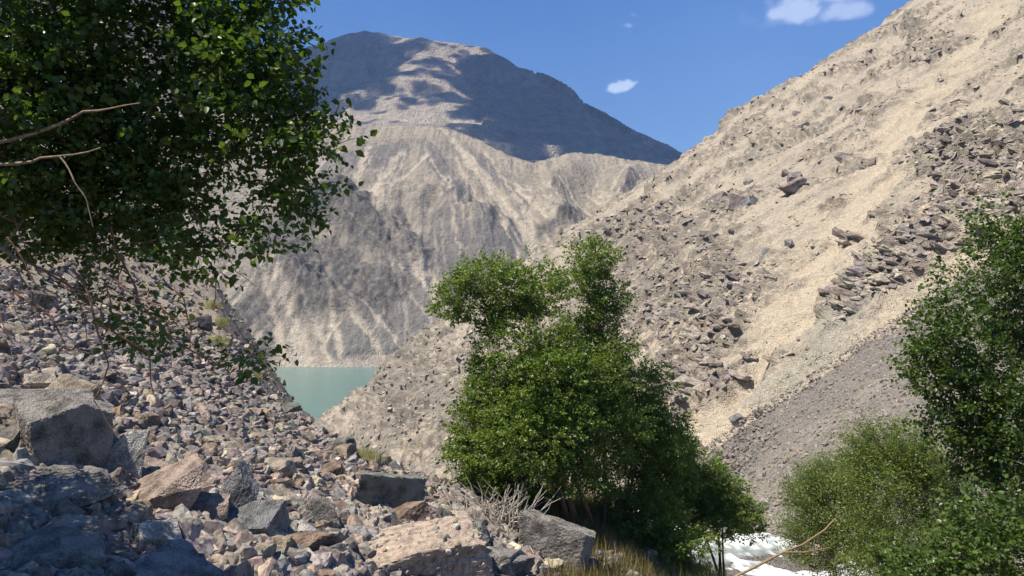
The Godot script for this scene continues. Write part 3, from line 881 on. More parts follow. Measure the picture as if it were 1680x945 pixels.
	for k in H.size():
		var h: Array = H[k]
		var m := hill_mask(h[0], h[1])
		var o := MeshInstance3D.new()
		o.mesh = shapes[k % 6]
		o.material_override = M["stone_" + h[3]]
		var z: float = h[2]
		o.scale = Vector3(z, z, z)
		o.position = hill_point(h[0], h[1], m) + Vector3(0, z * 0.16, 0)
		o.rotation = Vector3(rng.randfn() * 0.2, rng.randf() * TAU, -0.45 + rng.randfn() * 0.15)
		tag(top(o, "hillside_boulder"), said.get(k, "%s %s boulder %s" % ["big" if z > 2.5 else "small", h[3], spot.get(k, "")]), "boulder", "boulders on the sandy hillside")
	# boulders in and by the stream
	var B := [[-3.0, 1.2, 1.5, "tan", "rounded tan boulder standing in the foaming stream"], [0.8, -3.6, 0.8, "grey", "grey stone splashed at the stream bank"], [1.5, 3.2, 0.9, "tan", "tan stone at the foot of the scree by the water"], [4.0, -1.0, 1.1, "grey", "low wet grey boulder parting the white water"]]
	for b in B:
		var q := xz(b[0], b[1])
		var o := MeshInstance3D.new()
		o.mesh = rock_mesh(500 + int(b[2] * 10), 4, Vector3(1, 0.7, 0.8), 12, 0.05, 0.95)
		o.material_override = M["stone_" + b[3]]
		o.scale = Vector3.ONE * b[2]
		o.position = Vector3(q.x, table(RIVER, b[0]) + 0.3 * b[2], q.y)
		o.rotation.y = b[0]
		tag(top(o, "boulder"), b[4], "boulder", "boulders of the stream")

# ---------------------------------------------------------------- trees
func new_st() -> Dictionary:
	return {"v": PackedVector3Array(), "n": PackedVector3Array(), "i": PackedInt32Array(), "c": PackedColorArray()}

func tube(st: Dictionary, pts: Array, r0: float, r1: float, sides := 6, color := Color.WHITE) -> void:
	var v: PackedVector3Array = st.v
	var n: PackedVector3Array = st.n
	var ix: PackedInt32Array = st.i
	var cc: PackedColorArray = st.c
	var base := v.size()
	var m := pts.size()
	for k in m:
		var d: Vector3 = (pts[mini(k + 1, m - 1)] - pts[maxi(k - 1, 0)]).normalized()
		var side := d.cross(Vector3(0.31, 0.2, 0.93)).normalized()
		var up := side.cross(d)
		var f := k / float(m - 1)
		var r := lerpf(r0, r1, f) * (1.0 + 0.12 * sin(k * 2.3 + base))
		for q in sides:
			var a := TAU * q / sides
			var o := side * cos(a) + up * sin(a)
			v.append(pts[k] + o * r)
			n.append(o)
			cc.append(color)
	for k in m - 1:
		for q in sides:
			var a := base + k * sides + q
			var b := base + k * sides + (q + 1) % sides
			ix.append_array([a, b, a + sides, b, b + sides, a + sides])
	st.v = v; st.n = n; st.i = ix; st.c = cc

func st_mesh(st: Dictionary) -> ArrayMesh:
	return array_mesh(st.v, st.n, st.i, st.c)

func bend(a: Vector3, b: Vector3, n: int, wild: float, sag := 0.0) -> Array:
	var out := []
	var l := a.distance_to(b)
	var o1 := Vector3(rng.randfn(), rng.randfn() * 0.5, rng.randfn()) * l * wild
	var o2 := Vector3(rng.randfn(), rng.randfn() * 0.5, rng.randfn()) * l * wild
	for k in n + 1:
		var f := k / float(n)
		out.append(a.lerp(b, f) + o1 * f * (1 - f) * 1.6 + o2 * sin(f * TAU) * 0.18 * (1.0 if k < n else 0.0) + Vector3.UP * sag * l * f * (1 - f) * 4.0)
	return out

func add_leaf(st: Dictionary, at: Vector3, along: Vector3, face: Vector3, length: float, width: float, c: Color) -> void:
	# pointed oval blade folded along its midrib
	var side := along.cross(face).normalized()
	var nrm := side.cross(along).normalized()
	var b: int = st.v.size()
	var w := width * 0.5
	var lift := nrm * w * 0.35
	var p := [at, at + along * length * 0.32 + side * w + lift, at + along * length * 0.36 - nrm * 0.0, at + along * length * 0.32 - side * w + lift, at + along * length * 0.68 + side * w * 0.72 + lift * 0.7, at + along * length * 0.68 - side * w * 0.72 + lift * 0.7, at + along * length - nrm * length * 0.08]
	var v: PackedVector3Array = st.v
	var n: PackedVector3Array = st.n
	var cc: PackedColorArray = st.c
	for k in 7:
		v.append(p[k])
		n.append((nrm + side * [0.0, -0.35, 0.0, 0.35, -0.3, 0.3, 0.0][k]).normalized())
		cc.append(c)
	st.v = v; st.n = n; st.c = cc
	var ix: PackedInt32Array = st.i
	ix.append_array([b, b + 2, b + 1, b, b + 3, b + 2, b + 1, b + 2, b + 4, b + 2, b + 3, b + 5, b + 2, b + 6, b + 4, b + 2, b + 5, b + 6])
	st.i = ix

func spray(seed_: int, leaves: int, size: float, aspect: float, reach: float, droop: float) -> ArrayMesh:
	# a twig with its leaves, base at the origin, growing along +z
	var r := RandomNumberGenerator.new()
	r.seed = seed_
	var st := new_st()
	var tip := Vector3(r.randf_range(-0.1, 0.1), r.randf_range(-0.2, 0.15), 1.0) * reach
	tube(st, [Vector3.ZERO, tip * 0.5 + Vector3(0, reach * 0.07, 0), tip], 0.0035, 0.0012, 3, Color(0.8, 0.5, 0.55))
	for k in leaves:
		var f := 0.12 + 0.88 * k / float(leaves - 1)
		var at := tip * f + Vector3(r.randfn(), r.randfn(), r.randfn()) * reach * 0.09
		var a := k * 2.4 + r.randf()
		var out := Vector3(cos(a), sin(a) * 0.6 - droop, 0.55 + r.randfn() * 0.25).normalized()
		var face := (Vector3(0, 1, 0) + Vector3(r.randfn(), r.randfn(), r.randfn()) * 0.75).normalized()
		var s := size * r.randf_range(0.7, 1.2)
		var g := r.randf_range(0.75, 1.25)
		add_leaf(st, at + out * size * 0.25, out, face, s, s * aspect, Color(g * r.randf_range(0.9, 1.15), g, g * r.randf_range(0.8, 1.1)))
	return st_mesh(st)

var LOBES := {
	"left": [[-4.23, 2.55, -6.60, 0.80, 0.59], [-3.68, 2.59, -7.00, 0.68, 0.57], [-2.89, 2.55, -6.90, 0.50, 0.45], [-2.41, 2.22, -6.60, 0.32, 0.38], [-2.29, 2.51, -6.80, 0.22, 0.22], [-2.18, 2.26, -6.90, 0.17, 0.34], [-2.16, 1.78, -6.60, 0.35, 0.32], [-2.00, 1.46, -6.60, 0.27, 0.24], [-1.65, 1.44, -6.50, 0.15, 0.11], [-2.00, 1.11, -6.80, 0.25, 0.25], [-2.71, 1.41, -7.20, 0.64, 0.53], [-3.49, 1.68, -7.10, 0.75, 0.58], [-4.17, 1.61, -6.80, 0.72, 0.61], [-4.45, 0.90, -6.90, 0.50, 0.34], [-3.82, 0.98, -7.10, 0.63, 0.35], [-2.98, 0.90, -6.90, 0.50, 0.31], [-2.37, 0.75, -6.60, 0.30, 0.21], [-2.17, 0.58, -6.50, 0.14, 0.11], [-2.66, 0.48, -6.60, 0.19, 0.17], [-3.24, 0.61, -6.80, 0.22, 0.11], [-4.54, 0.50, -6.80, 0.25, 0.19], [-3.82, 0.63, -7.00, 0.28, 0.14], [-3.34, -0.19, -6.80, 0.14, 0.15], [-3.87, 0.11, -6.90, 0.13, 0.09], [-2.50, -0.45, -7.00, 0.15, 0.06], [-5.44, 2.55, -6.90, 1.01, 0.84], [-5.76, 1.23, -7.20, 1.00, 0.76], [-6.56, 2.04, -6.90, 1.12, 1.12], [-6.74, 0.99, -8.70, 0.53, 0.50], [-7.43, 0.77, -8.60, 0.63, 0.56], [-3.92, 3.43, -6.60, 0.97, 0.48], [-2.90, 3.36, -6.90, 0.67, 0.39], [-5.89, 3.92, -7.20, 1.17, 0.70], [-2.21, 2.89, -6.70, 0.22, 0.27], [-7.57, 1.73, -6.80, 1.11, 1.22]],
	"c1": [[-0.59, 0.81, -18.20, 0.80, 0.41], [-1.41, 0.41, -18.20, 0.38, 0.27], [-1.55, 0.07, -18.20, 0.30, 0.18], [-1.05, -0.08, -18.50, 0.68, 0.18], [0.30, 1.04, -18.20, 0.38, 0.50], [-0.15, 0.30, -18.20, 0.67, 0.41], [0.68, 0.45, -18.50, 0.51, 0.66], [0.07, -0.22, -18.40, 0.54, 0.33], [0.44, -0.74, -18.20, 1.11, 0.81], [-0.37, -1.19, -18.40, 0.60, 0.67], [0.87, -1.59, -17.90, 1.31, 1.02], [-0.29, -2.21, -18.20, 0.89, 0.89], [-1.04, -2.97, -18.40, 0.63, 0.67], [-0.74, -3.53, -18.20, 0.67, 0.59], [0.28, -2.95, -17.40, 1.13, 0.85], [1.28, -2.70, -17.60, 1.00, 0.86], [0.14, -3.97, -17.90, 0.96, 0.55], [-0.59, -3.86, -18.40, 0.60, 0.51], [1.26, -3.65, -17.40, 0.71, 0.50], [0.94, -2.82, -19.40, 1.26, 0.95], [0.63, -4.09, -19.50, 0.95, 0.79]],
	"c2": [[2.03, 1.33, -19.20, 0.66, 0.47], [1.82, 0.79, -19.40, 0.66, 0.54], [2.58, 0.31, -19.20, 0.47, 0.28], [2.29, -0.16, -19.40, 0.44, 0.63], [1.83, -0.48, -19.60, 0.56, 0.48], [2.49, -0.93, -19.20, 0.70, 0.47], [2.23, -1.85, -19.00, 0.93, 0.85], [2.43, -2.89, -18.80, 0.92, 0.76], [2.03, -2.11, -20.00, 0.98, 0.81], [2.42, -3.92, -18.70, 0.84, 0.61]],
	"c3": [[3.65, -2.02, -20.00, 0.68, 0.55], [4.15, -2.76, -20.10, 0.52, 0.49], [3.27, -2.94, -20.20, 0.82, 0.74], [3.56, -3.72, -20.00, 0.81, 0.65], [4.27, -3.61, -20.30, 0.56, 0.50], [3.16, -4.43, -19.60, 0.88, 0.64], [3.99, -4.56, -20.20, 0.82, 0.57], [3.40, -5.26, -19.20, 0.94, 0.55], [2.71, -5.19, -19.80, 0.58, 0.42], [3.06, -5.58, -19.00, 0.70, 0.31]],
	"c4": [[4.69, -3.99, -21.50, 0.79, 0.66], [5.12, -4.43, -21.50, 0.79, 0.66], [5.64, -5.03, -21.50, 0.70, 0.56], [5.36, -5.45, -21.80, 0.89, 0.67], [6.15, -5.46, -21.50, 0.66, 0.56], [6.55, -5.92, -21.50, 0.52, 0.45], [5.81, -5.81, -21.20, 0.83, 0.52], [4.91, -5.75, -21.00, 0.82, 0.65], [6.75, -6.27, -21.50, 0.31, 0.28], [4.27, -5.30, -21.20, 0.69, 0.69]],
	"c5": [[3.82, -5.73, -19.00, 0.70, 0.31], [4.37, -5.72, -18.70, 0.61, 0.27], [2.40, -5.76, -18.60, 0.45, 0.23]],
	"r1": [[8.06, 1.44, -12.20, 0.42, 0.32], [8.08, 1.11, -12.40, 0.30, 0.28], [8.56, 1.12, -12.50, 0.51, 0.51], [7.54, 0.50, -12.20, 0.52, 0.40], [7.22, 0.10, -12.00, 0.49, 0.39], [7.13, -0.40, -12.20, 0.55, 0.45], [6.98, -0.80, -12.30, 0.45, 0.40], [6.73, -0.89, -12.20, 0.30, 0.25], [7.77, -0.72, -12.60, 0.72, 0.61], [8.42, -0.10, -12.80, 0.62, 0.62], [7.61, -1.28, -12.20, 0.79, 0.50], [7.42, -1.80, -12.40, 0.60, 0.35], [7.90, -1.44, -11.90, 0.58, 0.68], [7.98, -2.27, -12.20, 0.69, 0.60], [7.68, -2.32, -12.50, 0.51, 0.46], [6.91, -1.87, -12.20, 0.24, 0.24], [6.78, -2.02, -12.20, 0.18, 0.20], [8.00, -3.00, -12.40, 0.71, 0.50], [9.00, -0.51, -12.60, 0.61, 1.23], [9.09, -2.32, -12.50, 0.71, 1.12], [8.89, 0.72, -12.70, 0.52, 0.62]],
	"r2": [[7.52, -2.73, -15.00, 0.46, 0.49], [7.24, -2.95, -15.20, 0.43, 0.37], [7.87, -3.15, -15.00, 0.61, 0.55], [7.23, -3.40, -14.80, 0.66, 0.48], [8.57, -3.60, -15.40, 0.63, 0.63], [7.98, -3.87, -15.00, 0.85, 0.55], [8.82, -4.16, -15.20, 0.74, 0.62], [7.17, -4.35, -14.60, 0.83, 0.59], [7.94, -4.55, -14.50, 0.83, 0.59]],
	"r3": [[6.93, -3.98, -17.00, 0.62, 0.39], [7.36, -3.88, -17.20, 0.49, 0.31], [6.71, -4.66, -17.00, 0.48, 0.55], [7.40, -4.52, -17.00, 0.76, 0.62], [6.86, -5.11, -16.70, 0.68, 0.54], [7.39, -5.28, -16.40, 0.93, 0.60], [6.65, -5.19, -17.20, 0.31, 0.28], [7.48, -3.70, -17.00, 0.41, 0.28]],
	"r4": [[5.81, -2.83, -9.50, 0.46, 0.35], [6.41, -2.73, -9.70, 0.47, 0.39], [5.50, -3.21, -9.50, 0.54, 0.31], [5.92, -3.11, -9.20, 0.60, 0.34], [6.50, -2.98, -9.50, 0.46, 0.54], [5.15, -3.39, -9.70, 0.39, 0.20], [4.89, -3.39, -9.80, 0.32, 0.24], [5.93, -2.53, -9.80, 0.28, 0.20]],
}

func build_tree(called: String, label: String, category: String, group: String, base: Vector2, head: float, stems: int, thick: float, key: String, sprays: Array, density: float, leaf: Color, bark: Material, wild := 0.12, gaps := -0.28, bare := 0.0) -> Node3D:
	var root := Node3D.new()
	var foot := Vector3(base.x, ground_y(base.x, base.y) - 0.08, base.y)
	root.position = foot
	tag(top(root, called), label, category, group)
	var lobes: Array = LOBES[key]
	# where the crown sits
	var mid := Vector3.ZERO
	var high := -1e9
	for l in lobes:
		mid += Vector3(l[0], l[1], l[2]) - foot
		high = maxf(high, l[1] - foot.y)
	mid /= lobes.size()
	var trunks := []
	for k in stems:
		var a := Vector3(rng.randfn() * 0.12 * k, 0, rng.randfn() * 0.12 * k)
		var top_at := Vector3(lerpf(a.x, mid.x, 0.75) + rng.randfn() * 0.25 * k, high * head * rng.randf_range(0.85, 1.0), lerpf(a.z, mid.z, 0.75) + rng.randfn() * 0.2 * k)
		var path := bend(a, top_at, 9, 0.05)
		var st := new_st()
		tube(st, path, thick * (1.0 if k == 0 else 0.7), thick * 0.25, 9)
		part(st_mesh(st), bark, "trunk", root)
		trunks.append(path)
	var limbs := new_st()
	var items := []
	# boughs grow from the trunk or from the nearest bough already there
	var nodes := []
	for path in trunks:
		for k in range(2, path.size()): nodes.append([path[k], thick * lerpf(0.75, 0.3, k / 9.0)])
	lobes.sort_custom(func(p, q): return Vector3(p[0] - foot.x, p[1] - foot.y - high * 0.4, p[2] - foot.z).length() < Vector3(q[0] - foot.x, q[1] - foot.y - high * 0.4, q[2] - foot.z).length())
	for l in lobes:
		var c := Vector3(l[0], l[1], l[2]) - foot
		var rad := Vector3(l[3], l[4], (l[3] + l[4]) * 0.5)
		var from: Array = nodes[0]
		var best := 1e9
		for q in nodes:
			var cost: float = q[0].distance_to(c) + maxf(0, q[0].y - c.y + 0.1) * 0.8
			if cost < best:
				best = cost
				from = q
		var bough := bend(from[0], c, 6, wild, 0.04)
		var fat := minf(from[1] * 0.8, thick * 0.3 + 0.004)
		tube(limbs, bough, fat, fat * 0.5, 5)
		for k in range(2, 7): nodes.append([bough[k], fat * lerpf(0.9, 0.5, k / 6.0)])
		var shell := rad.x * rad.y * 4.0
		for k in clampi(int(shell * 5.0), 4, 16):
			var d := Vector3(rng.randfn(), rng.randfn(), rng.randfn()).normalized() * rad * rng.randf_range(0.6, 1.05)
			var at: Vector3 = bough[3 + rng.randi() % 4]
			tube(limbs, bend(at, c + d, 4, wild), minf(fat * 0.5, 0.008), 0.0025, 4)
		var count := int(density * pow(rad.x * rad.y * rad.z, 0.72)) + 4
		for k in count:
			var d := Vector3(rng.randfn(), rng.randfn(), rng.randfn()).normalized()
			var rr: float = pow(rng.randf(), 0.45) * (1.0 + 0.35 * N.mid.get_noise_3dv(d * 9.0 + c * 4.0))
			var p: Vector3 = c + d * rad * rr
			if N.mid.get_noise_3dv((p + foot) * (4.0 / maxf(rad.x, 0.6))) < gaps: continue
			var out := (d * Vector3(1, 0.6, 1) + Vector3(rng.randfn(), rng.randfn() * 0.5, rng.randfn()) * 0.5 + Vector3(0, 0.12, 0)).normalized()
			var b := Basis.looking_at(-out, Vector3.UP) if absf(out.y) < 0.98 else Basis.IDENTITY
			b = b * Basis(Vector3(0, 0, 1), rng.randfn() * 0.5) * Basis.from_scale(Vector3.ONE * rng.randf_range(0.6, 1.3))
			items.append([Transform3D(b, p), vary(leaf, 0.13)])
	if limbs.v.size(): part(st_mesh(limbs), bark, "limbs", root).set_meta("kind", "stuff")
	scatter("crown", "", "", sprays, items, M.leaf, "stuff", root)
	return root

func build_trees() -> void:
	var broad := [spray(1, 12, 0.066, 0.7, 0.3, 0.35), spray(2, 14, 0.06, 0.72, 0.34, 0.45), spray(3, 10, 0.07, 0.66, 0.26, 0.3)]
	var small := [spray(4, 16, 0.064, 0.66, 0.3, 0.1), spray(5, 18, 0.058, 0.68, 0.34, 0.15), spray(6, 13, 0.07, 0.64, 0.28, 0.05)]
	var feather := [spray(7, 24, 0.058, 0.33, 0.42, -0.05), spray(8, 28, 0.052, 0.34, 0.46, 0.0)]
	var t := build_tree("overhanging_tree", "dark green broad-leaved tree overhanging the talus with drooping bare twigs", "tree", "", Vector2(-7.4, -6.6), 0.62, 1, 0.13, "left", broad, 1100.0, Color(0.095, 0.16, 0.04), M.bark_pale, 0.16, -0.3)
	# single leaves at the rim of the crown, and bare hanging twigs
	var one := new_st()
	add_leaf(one, Vector3.ZERO, Vector3(0, 0, 1), Vector3.UP, 0.078, 0.056, Color(1, 1, 1))
	var leaf_mesh := st_mesh(one)
	var tints := []
	for k in 4:
		var m: StandardMaterial3D = M.leaf.duplicate()
		m.albedo_color = Color(0.08, 0.14, 0.034).lerp(Color(0.12, 0.18, 0.045), k / 3.0).linear_to_srgb()
		tints.append(m)
	var edge := [[-2.05, 2.25, -6.5], [-2.3, 1.75, -6.6], [-2.0, 1.4, -6.5], [-1.6, 1.42, -6.4], [-1.85, 1.05, -6.6], [-2.2, 0.7, -6.5], [-2.55, 0.42, -6.5], [-2.9, 0.25, -6.5], [-3.2, -0.2, -6.6], [-2.35, -0.42, -6.8]]
	for k in 300:
		var e: Array = edge[k % edge.size()]
		var p := Vector3(e[0], e[1], e[2]) + Vector3(rng.randfn() * 0.13, rng.randfn() * 0.13, rng.randfn() * 0.1 + 0.15)
		var o := part(leaf_mesh, tints[k % 4], "leaf", t)
		o.position = p - t.position
		o.rotation = Vector3(rng.randf_range(-0.2, 1.3), rng.randf() * TAU, rng.randfn() * 0.5)
	var twigs := [[[-3.75, 0.35, -6.4], [-3.5, -0.1, -6.3], [-3.38, -0.45, -6.3], [-3.5, -0.75, -6.3], [-3.2, -1.15, -6.3]], [[-3.5, -0.1, -6.3], [-3.1, -0.35, -6.4], [-3.05, -0.7, -6.4], [-2.95, -0.85, -6.4]], [[-3.4, 0.5, -6.5], [-3.25, 0.1, -6.5], [-2.9, -0.3, -6.6], [-2.6, -0.5, -6.7], [-2.35, -0.42, -6.8]], [[-4.4, 0.2, -6.6], [-4.0, -0.05, -6.5], [-3.8, -0.3, -6.4], [-3.65, -0.35, -6.4]], [[-5.6, 0.95, -6.6], [-4.3, 1.16, -6.0], [-3.7, 1.2, -5.85], [-3.2, 1.27, -5.8]], [[-5.6, 1.2, -6.6], [-4.1, 1.4, -6.1], [-3.4, 1.58, -5.9], [-2.9, 1.62, -5.8]], [[-3.55, 1.21, -5.85], [-3.4, 1.0, -5.8], [-3.3, 0.85, -5.8], [-3.25, 0.65, -5.8]]]
	for k in 16:
		var p := Vector3(rng.randf_range(-4.6, -2.6), rng.randf_range(0.1, 0.9), rng.randf_range(-6.9, -6.1))
		var list := [[p.x, p.y, p.z]]
		for q in 4:
			p += Vector3(rng.randf_range(-0.05, 0.2), rng.randf_range(-0.28, -0.03), rng.randfn() * 0.06)
			list.append([p.x, p.y, p.z])
		twigs.insert(4, list)
	for k in twigs.size():
		var pts := []
		for q in twigs[k].size() - 1:
			var a := Vector3(twigs[k][q][0], twigs[k][q][1], twigs[k][q][2]) - t.position
			var b := Vector3(twigs[k][q + 1][0], twigs[k][q + 1][1], twigs[k][q + 1][2]) - t.position
			var seg_pts := bend(a, b, 4, 0.08)
			pts.append_array(seg_pts if q == twigs[k].size() - 2 else seg_pts.slice(0, 4))
		var st := new_st()
		tube(st, pts, (0.012 if k < 4 else 0.007) if k < 20 else (0.022 if k < 22 else 0.008), 0.003 if k < 20 else 0.004, 5)
		part(st_mesh(st), M.bark_red if k < 20 else M.bark_pale, "bare_branch", t)

	var green := Color(0.185, 0.265, 0.066)
	build_tree("leafy_tree", "full leafy green tree with a spreading plume behind the squared boulder", "tree", "trees below the talus", Vector2(1.63, -18.35), 0.72, 3, 0.1, "c1", small, 980.0, green, M.bark_red, 0.12, -0.19)
	build_tree("leafy_tree", "slender leafy tree with reddish stems rising through the full tree", "tree", "trees below the talus", Vector2(2.32, -19.2), 0.9, 2, 0.07, "c2", small, 800.0, green, M.bark_red, 0.1, -0.1)
	build_tree("leafy_tree", "rounded leafy tree with thin red-brown trunks beside the full tree", "tree", "trees below the talus", Vector2(2.85, -19.8), 0.7, 3, 0.06, "c3", small, 850.0, Color(0.18, 0.25, 0.066), M.bark_red)
	build_tree("stream_willow", "low dark green willow leaning over the stream bank", "tree", "trees below the talus", Vector2(6.4, -22.5), 0.75, 3, 0.07, "c4", small, 850.0, Color(0.185, 0.255, 0.07), M.bark_dark)
	build_tree("bush", "light green bush at the foot of the leafy trees", "bush", "", Vector2(4.3, -19.4), 0.6, 3, 0.02, "c5", small, 700.0, green, M.bark_dark)
	build_tree("poplar_tree", "tall dark leafy poplar above the willow thicket", "tree", "", Vector2(8.4, -12.4), 0.9, 1, 0.12, "r1", broad, 640.0, Color(0.105, 0.17, 0.044), M.bark_dark, 0.12, -0.17)
	build_tree("willow_shrub", "tall feathery willow shrub with bare pale twigs under the poplar", "shrub", "feathery willows", Vector2(8.0, -15.3), 0.75, 4, 0.04, "r2", feather, 1500.0, Color(0.2, 0.27, 0.08), M.bark_pale, 0.14, -0.04)
	build_tree("willow_shrub", "grey-green feathery willow shrub nearest the foaming stream", "shrub", "feathery willows", Vector2(7.3, -17.0), 0.7, 4, 0.035, "r3", feather, 1500.0, Color(0.21, 0.275, 0.1), M.bark_pale, 0.14, -0.04)
	build_tree("leafy_bush", "dark leafy bush growing in front of the poplar", "bush", "", Vector2(6.6, -9.6), 0.7, 4, 0.03, "r4", broad, 620.0, Color(0.11, 0.175, 0.045), M.bark_dark, 0.14, -0.2)

# ---------------------------------------------------------------- small things
func build_small() -> void:
	# grey brushwood heap
	var root := Node3D.new()
	var at := Vector3(-0.35, ground_y(-0.35, -16.3), -16.3)
	root.position = at
	tag(top(root, "brushwood_pile"), "heap of bleached grey dead twigs beside the cream rock", "brushwood")
	for k in 110:
		var a := Vector3(rng.randfn() * 0.35, rng.randf() * 0.3, rng.randfn() * 0.25)
		var b := a + Vector3(rng.randfn() * 0.5, 0.15 + rng.randf() * 0.75, rng.randfn() * 0.35)
		var st := new_st()
		tube(st, bend(a, b, 4, 0.15), 0.016, 0.006, 4)
		part(st_mesh(st), M.dead, "twig", root)
	# long bare branch over the stream
	root = Node3D.new()
	at = Vector3(2.75, ground_y(2.75, -10.3), -10.3)
	root.position = at
	tag(top(root, "dead_branch"), "long bare tan branch reaching up over the foaming stream", "branch")
	var st := new_st()
	var pts := []
	for p in [[2.75, -5.85, -10.3], [2.9, -4.6, -10.4], [3.05, -3.75, -10.6], [3.5, -3.68, -10.9], [4.05, -3.6, -11.3], [4.45, -3.58, -11.6], [5.0, -3.5, -12.1], [5.3, -3.4, -12.4]]: pts.append(Vector3(p[0], p[1], p[2]) - at)
	tube(st, pts, 0.03, 0.008, 7)
	var stem := part(st_mesh(st), M.tan_wood, "stem", root)
	st = new_st()
	tube(st, [pts[4], pts[4] + Vector3(0.3, 0.0, 0.0), pts[4] + Vector3(0.75, 0.04, -0.1)], 0.014, 0.005, 5)
	part(st_mesh(st), M.tan_wood, "side_twig", stem)
	# stump
	root = Node3D.new()
	root.position = Vector3(4.33, ground_y(4.33, -18.9), -18.9)
	tag(top(root, "tree_stump"), "short weathered brown tree stump in the herbs by the stream", "stump")
	st = new_st()
	tube(st, [Vector3(0, -0.1, 0), Vector3(0, 0.1, 0), Vector3(0.01, 0.35, 0), Vector3(0.02, 0.72, 0)], 0.16, 0.115, 12)
	part(st_mesh(st), M.bark_dark, "bark", root)
	st = new_st()
	tube(st, [Vector3(0.02, 0.70, 0), Vector3(0.02, 0.74, 0.01), Vector3(0.02, 0.75, 0.01)], 0.112, 0.01, 12)
	part(st_mesh(st), M.tan_wood, "cut_top", root)
	# tussocks on the lip of the gorge
	for k in 9:
		var x: float = [-10.2, -8.6, -6.9, -5.9, -5.4, -3.6, -3.3, -12.0, -13.6][k]
		var z: float = [-25.8, -24.5, -22.0, -20.6, -20.2, -17.9, -17.7, -31.0, -34.0][k]
		root = Node3D.new()
		root.position = Vector3(x, ground_y(x, z) - 0.03, z)
		tag(top(root, "grass_tussock"), "pale dry green grass tussock on the lip of the gorge", "grass", "tussocks along the lip of the gorge")
		var items := []
		for q in 150: items.append([blade_at(Vector3(rng.randfn() * 0.16, 0, rng.randfn() * 0.16), 0.42), vary(Color(0.3, 0.29, 0.16), 0.15)])
		scatter("blades", "", "", [blade()], items, M.leaf, "stuff", root)
	# dry stems, herbs and grass under the trees
	var dry := []
	var herb := []
	for k in 26000:
		var z := rng.randf_range(-23.5, -12.5)
		var x := rng.randf_range(0.3, 9.0)
		var patch: float = N.mid.get_noise_2d(x * 3.0, z * 3.0)
		if x < 0.8 + 0.4 * patch: continue
		if Vector2(x - 0.97, z + 15.6).length() < 0.75: continue
		var y := ground_y(x, z) - 0.02
		var left := x < 2.6 + 1.2 * patch
		if left and rng.randf() < 0.75:
			dry.append([blade_at(Vector3(x, y, z), rng.randf_range(0.25, 0.6)), vary([Color(0.26, 0.2, 0.11), Color(0.2, 0.13, 0.085), Color(0.22, 0.21, 0.1)][rng.randi() % 3], 0.2)])
		elif rng.randf() < 0.6:
			herb.append([blade_at(Vector3(x, y, z), rng.randf_range(0.15, 0.5)), vary([Color(0.09, 0.14, 0.045), Color(0.13, 0.17, 0.08), Color(0.2, 0.2, 0.09)][rng.randi() % 3], 0.2)])
	for k in 900:
		var x := -0.75 + rng.randfn() * 0.4
		var z := -18.9 + rng.randfn() * 0.35
		herb.append([blade_at(Vector3(x, ground_y(x, z), z), rng.randf_range(0.25, 0.5)), vary(Color(0.09, 0.15, 0.04), 0.2)])
	scatter("dry_grass", "dry straw-coloured grass stems around the squared boulder", "grass", [blade()], dry, M.leaf)
	scatter("herbs", "green grass and herbs under the trees by the stream", "grass", [blade()], herb, M.leaf)

func blade() -> ArrayMesh:
	if leaf_meshes.has("blade"): return leaf_meshes.blade
	var st := new_st()
	for k in 3:
		var a := k * 2.1
		var o := Vector3(cos(a), 0, sin(a)) * 0.1
		var w := Vector3(-sin(a), 0, cos(a)) * 0.011
		var b: int = st.v.size()
		var lean := Vector3(cos(a + 0.4), 0, sin(a + 0.4)) * 0.22
		st.v.append_array(PackedVector3Array([o - w, o + w, o + lean * 0.4 + Vector3(0, 0.6, 0) - w * 0.7, o + lean * 0.4 + Vector3(0, 0.6, 0) + w * 0.7, o + lean + Vector3(0, 1, 0)]))
		for q in 5:
			st.n.append(Vector3(cos(a), 0.5, sin(a)).normalized())
			st.c.append(Color.WHITE)
		st.i.append_array(PackedInt32Array([b, b + 1, b + 2, b + 1, b + 3, b + 2, b + 2, b + 3, b + 4]))
	leaf_meshes.blade = st_mesh(st)
	return leaf_meshes.blade

func blade_at(at: Vector3, h: float) -> Transform3D:
	return Transform3D(Basis.from_euler(Vector3(rng.randfn() * 0.25, rng.randf() * TAU, rng.randfn() * 0.25)) * Basis.from_scale(Vector3(h, h, h)), at)

